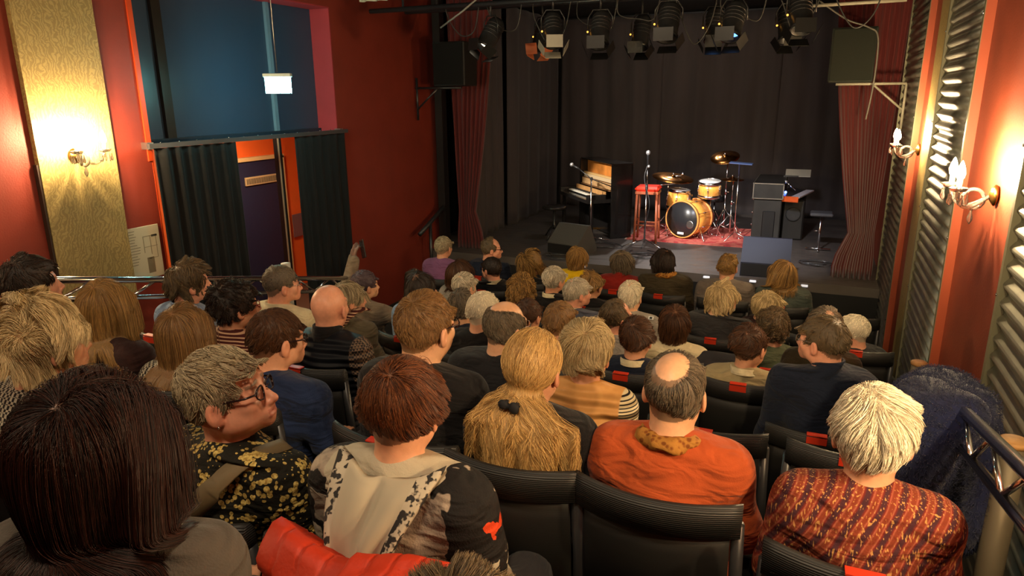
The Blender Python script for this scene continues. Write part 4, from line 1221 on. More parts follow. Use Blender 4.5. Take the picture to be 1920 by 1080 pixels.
        # keep outside the head at this strand's own layer, and not too far from it
        R_ = HR+lay*min(1, (k+1)/3); q = np.linalg.norm((p-HC)/R_, axis=1)
        sc = np.where(q < 1, 1/np.maximum(q, .2), 1)
        lim = 1+st.get('puff', .25)
        up_ = p[:, 2] > 1.2
        sc = np.where((q > lim) & up_, lim/q, sc)
        p = HC+(p-HC)*sc[:, None]
        # face stays free
        fm = (p[:, 1] > .045) & (p[:, 2] < 1.275) & (np.abs(p[:, 0]) < .068)
        if st.get('fringe') is None: p[:, 0] = np.where(fm, np.sign(p[:, 0]+1e-6)*.068, p[:, 0])
        # neck, shoulders and back
        if L > .1:
            def push(c, r):
                nonlocal p
                R2 = np.array(r)+lay; q = np.linalg.norm((p-np.array(c))/R2, axis=1)
                p = np.where((q < 1)[:, None], np.array(c)+(p-np.array(c))/np.maximum(q, .2)[:, None], p)
            push((0, -.03, 1.12), (.062, .062, .09))
            push((0, -.03, .93), (.205, .135, .165))
            push((0, -.03, .85), (.19, .138, .26))
            if st.get('back'): p[:, 1] = np.where(p[:, 2] < 1.12, np.minimum(p[:, 1], .02), p[:, 1])
        P[k+1] = p
    # clumping
    cl = st.get('clump', .3)
    if cl and N > 50:
        G = min(st.get('nclump', 220), N//6)
        gi = g.choice(N, G, replace=False)
        best = np.zeros(N, int); bd = np.full(N, 9.)
        for i in range(G):
            dd = np.sum((P[0]-P[0][gi[i]])**2, 1)+.3*np.sum((P[-1]-P[-1][gi[i]])**2, 1)
            m = dd < bd; bd[m] = dd[m]; best[m] = gi[i]
        w = (np.linspace(0, 1, K+1)**1.3*cl)[:, None, None]
        P = P*(1-w)+P[:, best]*w
    if L < .16:
        far_ = np.linalg.norm((P-HC)/(HR+T+.022), axis=2).max(0)
        P = P[:, far_ < 1.35]
    return np.transpose(P, (1, 0, 2))     # N, K+1, 3

def hair_shell(P, vox=.007, thr=.9, ns=3):
    """closed mesh of the mass of hair, from where the strands are dense"""
    pts = P[:, ::1].reshape(-1, 3)
    mid = ((P[:, 1:]+P[:, :-1])/2).reshape(-1, 3)
    # add the layer between scalp and strands so the mass is solid
    inn = HC+(P[:, :4].reshape(-1, 3)-HC)*.96
    A = np.concatenate([pts, mid, inn, HC+(inn-HC)*.97])
    lo = A.min(0)-vox*4; hi = A.max(0)+vox*4
    n = np.ceil((hi-lo)/vox).astype(int)+1
    idx = np.round((A-lo)/vox).astype(int)
    D = np.zeros(n, np.float32)
    np.add.at(D, tuple(idx.T), 1.0)
    D = np.minimum(D, 6)
    for ax in range(3):
        for _ in range(2):
            D = (np.roll(D, 1, ax)+D*2+np.roll(D, -1, ax))/4
    pk = np.median(D[D > .05])*thr
    F = Field(*(np.arange(n[i], dtype=np.float32)*vox+lo[i] for i in range(3)))
    F.F = (pk-D).astype(np.float32)
    F.F[0] = F.F[-1] = 1; F.F[:, 0] = F.F[:, -1] = 1; F.F[:, :, 0] = F.F[:, :, -1] = 1
    return F.mesh()

def deform(V, d, hair=False):
    """per-person posture: width, sitting height, lean, then head turn about the neck"""
    V = np.array(V, np.float64, copy=True); sh = V.shape; V = V.reshape(-1, 3)
    z0 = V[:, 2].copy(); y0 = V[:, 1].copy()
    wh = ss(1.06, 1.13, z0+.45*np.maximum(y0, 0)-.12*np.maximum(-y0-.09, 0))
    wh = wh*(1-ss(.20, .26, np.hypot(V[:, 0], y0*.8)))
    low = V[:, 2] < .70
    hs = d.get('hs', 1.0)
    c = np.array((0, -.02, 1.13))
    V = np.where(wh[:, None] > 0, V+(V-c)*((hs-1)*wh)[:, None], V)
    V[:, 2] -= .024*ss(1.05, 1.13, z0)*(np.abs(V[:, 0]) < .3)
    V[:, 0] *= 1+(d.get('sx', 1)*.89-1)*(1-wh)*ss(.45, .8, z0)
    V[:, 1] = np.where(V[:, 1] < 0, V[:, 1]*(1+(d.get('sy', 1)-1)*(1-wh)), V[:, 1])
    c = Vector((0, -.025, 1.10))
    turn, nod, tilt = (math.radians(d.get(k, 0)) for k in ('turn', 'nod', 'tilt'))
    if turn or nod or tilt:
        a = wh
        x, y, z = V[:, 0]-c.x, V[:, 1]-c.y, V[:, 2]-c.z
        def rot(p, q, ang): return p*np.cos(ang)-q*np.sin(ang), p*np.sin(ang)+q*np.cos(ang)
        y, z = rot(y, z, -nod*a)          # nod > 0 looks down
        x, z = rot(x, z, -tilt*a)         # tilt > 0 leans to the person's right (+X)
        x, y = rot(x, y, turn*a)
        V = np.stack([x+c.x, y+c.y, z+c.z], 1)
    V[:, 2] += d.get('dz', 0)*ss(.60, .98, z0)
    ln = math.radians(d.get('lean', 0))*ss(.52, .72, z0)
    y, z = V[:, 1], V[:, 2]-.55
    V[:, 1], V[:, 2] = y*np.cos(ln)+z*np.sin(ln), z*np.cos(ln)-y*np.sin(ln)+.55
    V[:, 1] += 0
    return V.reshape(sh)
# ------------------------------------------------------------------ chairs
MESHB, nt, b = nmat('black_chair_mesh')
tc = nd(nt, 'ShaderNodeTexCoord')
wv = nd(nt, 'ShaderNodeTexWave', {'Vector': tc.outputs['Object'], 'Scale': 90}, bands_direction='Z')
mx = nd(nt, 'ShaderNodeMix', {0: wv.outputs['Fac'], 'A': rgba((.005, .005, .005)), 'B': rgba((.017, .016, .015))}, data_type='RGBA')
nt.links.new(mx.outputs['Result'], b.inputs['Base Color']); b.inputs['Roughness'].default_value = .6
BAND, nt, b = nmat('ribbed_black_band')
tc = nd(nt, 'ShaderNodeTexCoord')
wv = nd(nt, 'ShaderNodeTexWave', {'Vector': tc.outputs['Object'], 'Scale': 55, 'Distortion': .4}, bands_direction='Z')
mx = nd(nt, 'ShaderNodeMix', {0: wv.outputs['Fac'], 'A': rgba((.006, .006, .006)), 'B': rgba((.026, .025, .024))}, data_type='RGBA')
nt.links.new(mx.outputs['Result'], b.inputs['Base Color']); b.inputs['Roughness'].default_value = .5
bp = nd(nt, 'ShaderNodeBump', {'Height': wv.outputs['Fac'], 'Strength': .4, 'Distance': .003}); nt.links.new(bp.outputs[0], b.inputs['Normal'])
TAGM = flat('orange_red_seat_tag', s2l(190, 50, 26), .45)
def curved(z0, z1, hw, y, bow, th, n=16, tilt=0.0, inset=0.0):
    vs = []; fs = []
    for i in range(n+1):
        u = -1+2*i/n; x = u*hw; yy = y+bow*u*u
        for (dy, z) in ((-th/2, z0), (-th/2-.0, (z0*.2+z1*.8)), (-th*.2, z1), (th*.2, z1), (th/2, z0*.2+z1*.8), (th/2, z0)):
            vs.append((x, yy+dy-tilt*(z-z0), z-inset*u*u))
    for i in range(n):
        for k in range(6):
            a = i*6+k; c = i*6+(k+1) % 6
            fs.append((a, c, c+6, a+6))
    fs.append((5, 4, 3, 2, 1, 0)); fs.append(tuple(n*6+k for k in range(6)))
    return vs, fs
CH_Y = -.235
def make_chair():
    t = empty('audience_chair', (0, 0, 0))
    m = MB(); m.box((0, .015, .44), (.43, .43, .05), bev=.02); m.build('seat', flat('black_seat_fabric', (.018, .017, .017), .85, var=.3, scale=200), t)
    v, f = curved(.865, .955, .215, CH_Y-.02, .055, .034, tilt=.08, inset=-.004)
    MB().add(v, f, True).build('top_band', BAND, t)
    v, f = curved(.52, .87, .190, CH_Y+.012, .045, .008, tilt=.08)
    MB().add(v, f, True).build('mesh_back', MESHB, t)
    for s_ in (-1, 1):
        m = MB(); m.tube([(s_*.212, -.16, .45), (s_*.212, -.175, .60), (s_*.205, CH_Y+.035, .90)], .017, 8); m.build('upright', BLACKM, t)
        m = MB(); m.tube([(s_*.21, -.17, .46), (s_*.215, -.24, .012)], .013, 8); m.tube([(s_*.21, .19, .43), (s_*.215, .20, .012)], .013, 8)
        MB().tube([(s_*.21, -.17, .46), (s_*.215, -.24, .008)], .013, 8).build('leg', BLACKM, t)
        MB().tube([(s_*.21, .19, .43), (s_*.215, .20, .008)], .013, 8).build('leg', BLACKM, t)
        MB().tube([(s_*.212, -.17, .45), (s_*.212, .19, .43)], .013, 8).build('seat_rail', BLACKM, t)
    m = MB(); m.box((-.01, CH_Y-.0455, .938), (.078, .004, .030), rot=Matrix.Rotation(.08, 3, 'X')); m.box((-.01, CH_Y-.031, .9595), (.078, .030, .004)); m.build('number_tag', TAGM, t)
    return t
chair0 = make_chair(); chair_used = [False]
def chair(x, y, z, rz, label, tagged=True):
    if not chair_used[0]:
        c = chair0; chair_used[0] = True
    else: c = copy_tree(chair0)
    c.location = (x, y, z); c.rotation_euler = (0, 0, rz)
    if not tagged and c is not chair0:
        for q in list(c.children):
            if q.name.startswith('number_tag'): bpy.data.objects.remove(q)
    return tag(c, label, 'chair', 'black mesh-back audience chairs')

# ------------------------------------------------------------------ cloth materials
def wrinkle(nt, b, co, fine=260, k=1.0):
    """creases pulled diagonally through the cloth, plus a knit grain"""
    mp = nd(nt, 'ShaderNodeMapping', {'Vector': co, 'Rotation': (.2, .5, .3), 'Scale': (1, 1, 2.6)})
    w = nd(nt, 'ShaderNodeTexNoise', {'Vector': mp.outputs[0], 'Scale': 7, 'Detail': 2, 'Distortion': 1.2})
    f = nd(nt, 'ShaderNodeTexNoise', {'Vector': co, 'Scale': fine, 'Detail': 2})
    b1 = nd(nt, 'ShaderNodeBump', {'Height': w.outputs[0], 'Strength': .55*k, 'Distance': .05})
    b2 = nd(nt, 'ShaderNodeBump', {'Height': f.outputs[0], 'Strength': .25, 'Distance': .006, 'Normal': b1.outputs[0]})
    nt.links.new(b2.outputs[0], b.inputs['Normal'])
def cloth(name, c, var=.12, scale=14, rough=.85, sheen=.08):
    m = flat(name, c, rough, spec=.15, var=var, scale=scale, sheen=sheen)
    nt = m.node_tree
    tc = [n for n in nt.nodes if n.type == 'TEX_COORD'][0]
    wrinkle(nt, nt.nodes['Principled BSDF'], tc.outputs['Object'])
    return m
def pattern(name, build, rough=.8):
    m, nt, b = nmat(name); b.inputs['Roughness'].default_value = rough; b.inputs['Specular IOR Level'].default_value = .2
    tc = nd(nt, 'ShaderNodeTexCoord')
    out = build(nt, tc.outputs['Object'], b)
    if not b.inputs['Normal'].is_linked: wrinkle(nt, b, tc.outputs['Object'])
    nt.links.new(out, b.inputs['Base Color'])
    return m
def mixc(nt, f, a, b_):
    n = nd(nt, 'ShaderNodeMix', {0: f}, data_type='RGBA')
    for s_, v in (('A', a), ('B', b_)):
        if isinstance(v, bpy.types.NodeSocket): nt.links.new(v, n.inputs[s_])
        else: n.inputs[s_].default_value = rgba(v)
    return n.outputs['Result']
def thr(nt, v, a, b_=None):
    return nd(nt, 'ShaderNodeMapRange', {'Value': v, 'From Min': a, 'From Max': (a+.02 if b_ is None else b_)}).outputs[0]
def stripes(name, c1, c2, freq, axis_='Z', dist=0.0, lo=.45, rough=.85, rot=(0, 0, 0)):
    def f(nt, co, b):
        mp = nd(nt, 'ShaderNodeMapping', {'Vector': co, 'Rotation': rot})
        w = nd(nt, 'ShaderNodeTexWave', {'Vector': mp.outputs[0], 'Scale': freq, 'Distortion': dist, 'Detail Scale': 3}, bands_direction=axis_)
        return mixc(nt, thr(nt, w.outputs['Fac'], lo, lo+.12), c1, c2)
    return pattern(name, f, rough)
def floral(nt, co, b):
    v = nd(nt, 'ShaderNodeTexVoronoi', {'Vector': co, 'Scale': 78, 'Randomness': 1.0})
    n = nd(nt, 'ShaderNodeTexNoise', {'Vector': co, 'Scale': 24, 'Detail': 2})
    n3 = nd(nt, 'ShaderNodeTexNoise', {'Vector': co, 'Scale': 160, 'Detail': 2})
    r = nd(nt, 'ShaderNodeMapRange', {'Value': n.outputs[0], 'From Min': .38, 'From Max': .60, 'To Min': .10, 'To Max': .58})
    lt = nd(nt, 'ShaderNodeMath', {0: v.outputs[0], 1: r.outputs[0]}, operation='LESS_THAN')
    c = mixc(nt, thr(nt, n3.outputs[0], .4, .6), s2l(205, 180, 105), s2l(150, 122, 62))
    return mixc(nt, lt.outputs[0], s2l(26, 24, 18), c)
def camo(nt, co, b):
    n = nd(nt, 'ShaderNodeTexNoise', {'Vector': co, 'Scale': 11, 'Detail': 3, 'Roughness': .5})
    n2 = nd(nt, 'ShaderNodeTexNoise', {'Vector': co, 'Scale': 22, 'Detail': 4})
    ds = nd(nt, 'ShaderNodeVectorMath', {0: n.outputs['Color'], 1: (.5, .5, .5)}, operation='SUBTRACT')
    d2 = nd(nt, 'ShaderNodeVectorMath', {0: ds.outputs[0], 'Scale': .10}, operation='SCALE')
    q = nd(nt, 'ShaderNodeVectorMath', {0: co, 1: d2.outputs[0]}, operation='ADD')
    x = nd(nt, 'ShaderNodeSeparateXYZ', {'Vector': q.outputs[0]})
    def patch(cx, cz, hx, hz):
        ax = nd(nt, 'ShaderNodeMath', {0: x.outputs[0], 1: cx}, operation='SUBTRACT'); ax = nd(nt, 'ShaderNodeMath', {0: ax.outputs[0]}, operation='ABSOLUTE')
        az = nd(nt, 'ShaderNodeMath', {0: x.outputs[2], 1: cz}, operation='SUBTRACT'); az = nd(nt, 'ShaderNodeMath', {0: az.outputs[0]}, operation='ABSOLUTE')
        a = nd(nt, 'ShaderNodeMath', {0: ax.outputs[0], 1: hx}, operation='LESS_THAN'); c = nd(nt, 'ShaderNodeMath', {0: az.outputs[0], 1: hz}, operation='LESS_THAN')
        return nd(nt, 'ShaderNodeMath', {0: a.outputs[0], 1: c.outputs[0]}, operation='MULTIPLY').outputs[0]
    g = mixc(nt, thr(nt, n2.outputs[0], .42, .62), s2l(118, 104, 94), s2l(164, 148, 130))
    c = mixc(nt, thr(nt, n.outputs[0], .62, .635), s2l(26, 24, 24), g)
    for (cx, cz, hx, hz, col) in ((0, 1.07, .125, .045, s2l(172, 160, 138)), (.10, .93, .055, .11, g), (.14, .80, .04, .03, g), (.10, .70, .10, .07, s2l(176, 166, 146)), (-.15, .96, .035, .05, s2l(120, 110, 98)), (-.20, .80, .03, .09, s2l(170, 160, 142)), (-.06, .68, .08, .04, g), (.22, .84, .02, .06, s2l(176, 166, 146))):
        c = mixc(nt, patch(cx, cz, hx, hz), c, col)
    return mixc(nt, patch(.232, .99, .004, .03), c, s2l(205, 66, 30))
def shawl(nt, co, b):
    mp = nd(nt, 'ShaderNodeMapping', {'Vector': co, 'Rotation': (0, -.45, 0), 'Scale': (1, 1, 1)})
    w = nd(nt, 'ShaderNodeTexWave', {'Vector': mp.outputs[0], 'Scale': 9, 'Distortion': 1.5, 'Detail': 2}, bands_direction='X')
    cr = nd(nt, 'ShaderNodeValToRGB', {'Fac': w.outputs['Fac']}); e = cr.color_ramp.elements
    e[0].color = rgba(s2l(66, 36, 42)); e[1].color = rgba(s2l(118, 50, 32)); e[0].position = .1; e[1].position = .9
    q = e.new(.45); q.color = rgba(s2l(112, 36, 26)); q2 = e.new(.65); q2.color = rgba(s2l(150, 82, 62))
    mp2 = nd(nt, 'ShaderNodeMapping', {'Vector': co, 'Rotation': (0, -.45, 0), 'Scale': (1, 1, .22)})
    n = nd(nt, 'ShaderNodeTexNoise', {'Vector': mp2.outputs[0], 'Scale': 190, 'Detail': 1})
    return mixc(nt, thr(nt, n.outputs[0], .60, .66), cr.outputs[0], s2l(180, 130, 76))
def plaid(c1, c2, sc):
    def f(nt, co, b):
        ch = nd(nt, 'ShaderNodeTexChecker', {'Vector': co, 'Scale': sc, 'Color1': rgba(c1), 'Color2': rgba(c2)})
        return ch.outputs[0]
    return f
def quilt(nt, co, b):
    w = nd(nt, 'ShaderNodeTexWave', {'Vector': co, 'Scale': 7, 'Distortion': .5, 'Detail': 1}, bands_direction='Z')
    n = nd(nt, 'ShaderNodeTexNoise', {'Vector': co, 'Scale': 40, 'Detail': 2})
    bp = nd(nt, 'ShaderNodeBump', {'Height': w.outputs['Fac'], 'Strength': .7, 'Distance': .025}); nt.links.new(bp.outputs[0], b.inputs['Normal'])
    x = nd(nt, 'ShaderNodeSeparateXYZ', {'Vector': co}); ax = nd(nt, 'ShaderNodeMath', {0: x.outputs[0]}, operation='ABSOLUTE')
    sl = nd(nt, 'ShaderNodeTexWave', {'Vector': co, 'Scale': 26, 'Distortion': .3}, bands_direction='Z')
    stp = mixc(nt, thr(nt, sl.outputs['Fac'], .68, .75), s2l(225, 205, 165), s2l(40, 34, 34))
    return mixc(nt, thr(nt, ax.outputs[0], .150, .155), mixc(nt, n.outputs[0], s2l(205, 145, 82), s2l(222, 164, 98)), stp)
def vest(nt, co, b):
    x = nd(nt, 'ShaderNodeSeparateXYZ', {'Vector': co}); ax = nd(nt, 'ShaderNodeMath', {0: x.outputs[0]}, operation='ABSOLUTE')
    ch = nd(nt, 'ShaderNodeTexChecker', {'Vector': co, 'Scale': 95, 'Color1': rgba(s2l(36, 32, 34)), 'Color2': rgba(s2l(112, 92, 76))})
    w = nd(nt, 'ShaderNodeTexWave', {'Vector': co, 'Scale': 8}, bands_direction='Z')
    bp = nd(nt, 'ShaderNodeBump', {'Height': w.outputs['Fac'], 'Strength': .6, 'Distance': .02}); nt.links.new(bp.outputs[0], b.inputs['Normal'])
    return mixc(nt, thr(nt, ax.outputs[0], .165, .17), s2l(20, 22, 28), ch.outputs[0])
CL = {
 'floral': pattern('black_blouse_with_cream_flowers', floral),
 'camo': pattern('grey_and_black_patch_print', camo),
 'shawl': pattern('rust_woven_stripes', shawl, .95),
 'quilt': pattern('tan_quilted_vest', quilt, .5),
 'vest': pattern('black_padded_vest', vest, .55),
 'stripe': stripes('maroon_and_cream_stripe', s2l(70, 28, 26), s2l(190, 150, 120), 22, lo=.62),
 'hound': pattern('black_and_white_check', plaid(s2l(30, 26, 26), s2l(170, 160, 140), 95)),
 'scarfpat': pattern('mustard_patterned_scarf', lambda nt, co, b: mixc(nt, thr(nt, nd(nt, 'ShaderNodeTexVoronoi', {'Vector': co, 'Scale': 60}).outputs[0], .3, .5), s2l(118, 66, 24), s2l(164, 112, 48))),
}
for nm, c in dict(orange=(172, 76, 36), navy=(26, 32, 48), navy2=(30, 42, 72), black=(24, 22, 23), charcoal=(42, 42, 44), beige=(168, 150, 112), cream=(205, 190, 155), grey=(110, 100, 92), lgrey=(150, 142, 132),
                  blue=(120, 142, 172), sage=(76, 84, 64), olive=(58, 50, 34), khaki=(98, 88, 70), lavender=(122, 78, 112), yellow=(222, 178, 20), red=(128, 30, 22), teal=(74, 82, 76), darkred=(120, 28, 34), brown=(48, 28, 26),
                  slate=(78, 82, 96), greysw=(120, 106, 90), dgrey=(74, 67, 60)).items():
    CL[nm] = cloth('knit_'+nm, s2l(*c))
TROU = cloth('dark_trousers', (.02, .02, .024)); TROU2 = cloth('blue_jeans', s2l(40, 50, 76)); SHOE = flat('dark_shoe', (.02, .016, .013), .4)
SKIN, nt, b = nmat('skin')
at_ = nd(nt, 'ShaderNodeAttribute', attribute_name='tone')
tc = nd(nt, 'ShaderNodeTexCoord'); no = nd(nt, 'ShaderNodeTexNoise', {'Vector': tc.outputs['Object'], 'Scale': 60, 'Detail': 4})
mr = nd(nt, 'ShaderNodeMapRange', {'Value': no.outputs[0], 'From Min': .3, 'From Max': .7, 'To Min': .93, 'To Max': 1.06})
vm = nd(nt, 'ShaderNodeVectorMath', {0: at_.outputs['Color'], 'Scale': mr.outputs[0]}, operation='SCALE')
nt.links.new(vm.outputs[0], b.inputs['Base Color']); b.inputs['Roughness'].default_value = .42; b.inputs['Specular IOR Level'].default_value = .4
b.inputs['Subsurface Weight'].default_value = .12; b.inputs['Subsurface Radius'].default_value = (.012, .005, .003)
n2 = nd(nt, 'ShaderNodeTexNoise', {'Vector': tc.outputs['Object'], 'Scale': 320, 'Detail': 2}); bp = nd(nt, 'ShaderNodeBump', {'Height': n2.outputs[0], 'Strength': .12, 'Distance': .002}); nt.links.new(bp.outputs[0], b.inputs['Normal'])

_hm = {}
def hair_mat(c1, c2, tip=None, shell=False):
    key = (c1, c2, tip, shell)
    if key in _hm: return _hm[key]
    m, nt, b = nmat('hair')
    a, c = s2l(*c1), s2l(*c2)
    if shell:
        tc = nd(nt, 'ShaderNodeTexCoord'); mp = nd(nt, 'ShaderNodeMapping', {'Vector': tc.outputs['Object'], 'Scale': (1, 1, .18)})
        no = nd(nt, 'ShaderNodeTexNoise', {'Vector': mp.outputs[0], 'Scale': 170, 'Detail': 3})
        out = mixc(nt, thr(nt, no.outputs[0], .35, .65), tuple((v*.6+w_*.4)*.7 for v, w_ in zip(a, c)), tuple((v*.3+w_*.7)*.7 for v, w_ in zip(a, c)))
        bp = nd(nt, 'ShaderNodeBump', {'Height': no.outputs[0], 'Strength': .6, 'Distance': .004}); nt.links.new(bp.outputs[0], b.inputs['Normal'])
        b.inputs['Roughness'].default_value = .6
    else:
        hi = nd(nt, 'ShaderNodeHairInfo')
        mrr = nd(nt, 'ShaderNodeMapRange', {'Value': hi.outputs['Random'], 'From Min': .15, 'From Max': .85}); out0 = mixc(nt, mrr.outputs[0], tuple(v*.66 for v in a), tuple(min(1, v*1.08) for v in c)); out = out0
        if tip: out = mixc(nt, thr(nt, hi.outputs['Intercept'], .15, .85), out, s2l(*tip))
        b.inputs['Roughness'].default_value = .45; b.inputs['Specular IOR Level'].default_value = .28
    nt.links.new(out, b.inputs['Base Color'])
    _hm[key] = m
    return m
STY = {
 'short': dict(L=.042, T=.010, lift=.7, grav=.15, wave=.25, clump=.4, jit=.08, short_nape=1),
 'crop': dict(L=.022, T=.006, lift=.6, grav=.1, wave=.1, clump=.15, jit=.06),
 'tousled': dict(L=.055, T=.014, lift=.8, grav=.14, wave=.5, wf=30, clump=.38, jit=.10, puff=.5, short_nape=1, nclump=160),
 'wavy': dict(L=.115, T=.024, lift=.9, grav=.36, wave=.65, wf=26, clump=.6, jit=.08, puff=.5, nclump=130),
 'curly': dict(L=.075, T=.022, lift=.9, grav=.2, wave=.3, curl=.9, turns=2.2, clump=.75, jit=.05, puff=.6, nclump=240),
 'fluffy': dict(L=.10, T=.024, lift=.7, grav=.32, wave=.35, wf=20, clump=.35, jit=.06, puff=.55, short_nape=1),
 'round': dict(L=.075, T=.016, lift=.7, grav=.28, wave=.4, clump=.45, jit=.05, puff=.5, short_nape=1),
 'bob': dict(L=.20, T=.018, lift=.5, grav=.5, wave=.12, clump=.3, jit=.03, part=1, puff=.4),
 'long': dict(L=.42, T=.020, lift=.35, grav=.9, wave=.10, wf=12, clump=.45, jit=.02, part=1, back=1, puff=.4),
 'longdark': dict(L=.36, T=.030, lift=.5, grav=.8, wave=.16, wf=12, clump=.5, jit=.03, part=1, back=1, puff=.55),
 'tied': dict(L=.46, T=.016, lift=.2, grav=.5, wave=.42, wf=34, clump=.30, jit=.08, tie=(-.012, -.112, 1.150), puff=.26, back=1),
 'horse': dict(L=.04, T=.010, lift=.6, grav=.3, wave=.15, clump=.4, jit=.06, bald='top'),
 'spot': dict(L=.06, T=.011, lift=.5, grav=.35, wave=.25, clump=.55, jit=.05, bald='spot'),
 'front': dict(L=.05, T=.015, lift=.6, grav=.3, wave=.2, clump=.4, jit=.06, bald='front'),
 'thin': dict(L=.05, T=.013, lift=.6, grav=.25, wave=.2, clump=.4, jit=.06, bald='thin'),
 'bald': dict(L=.008, T=.002, lift=.5, grav=.2, wave=.1, clump=0, jit=.04, bald='full'),
}
HAIRC = dict(grey=((120, 104, 80), (186, 168, 135)), white=((205, 188, 158), (245, 232, 205)), silver=((150, 138, 118), (215, 202, 178)), pepper=((70, 60, 50), (125, 110, 90)), dark=((22, 15, 11), (48, 32, 22)), brown=((52, 30, 18), (92, 58, 34)),
             auburn=((50, 24, 12), (114, 64, 33)), redark=((18, 9, 6), (52, 24, 15)), blond=((160, 118, 64), (226, 184, 116)), dblond=((110, 80, 42), (168, 128, 72)), lbrown=((104, 72, 42), (150, 112, 66)), greyblond=((165, 138, 92), (222, 196, 148)), ash=((70, 56, 38), (112, 92, 64)), purple=((62, 46, 56), (96, 78, 84)))
SK = dict(n=(212, 152, 118), r=(224, 158, 128), p=(222, 168, 130), d=(176, 116, 82))

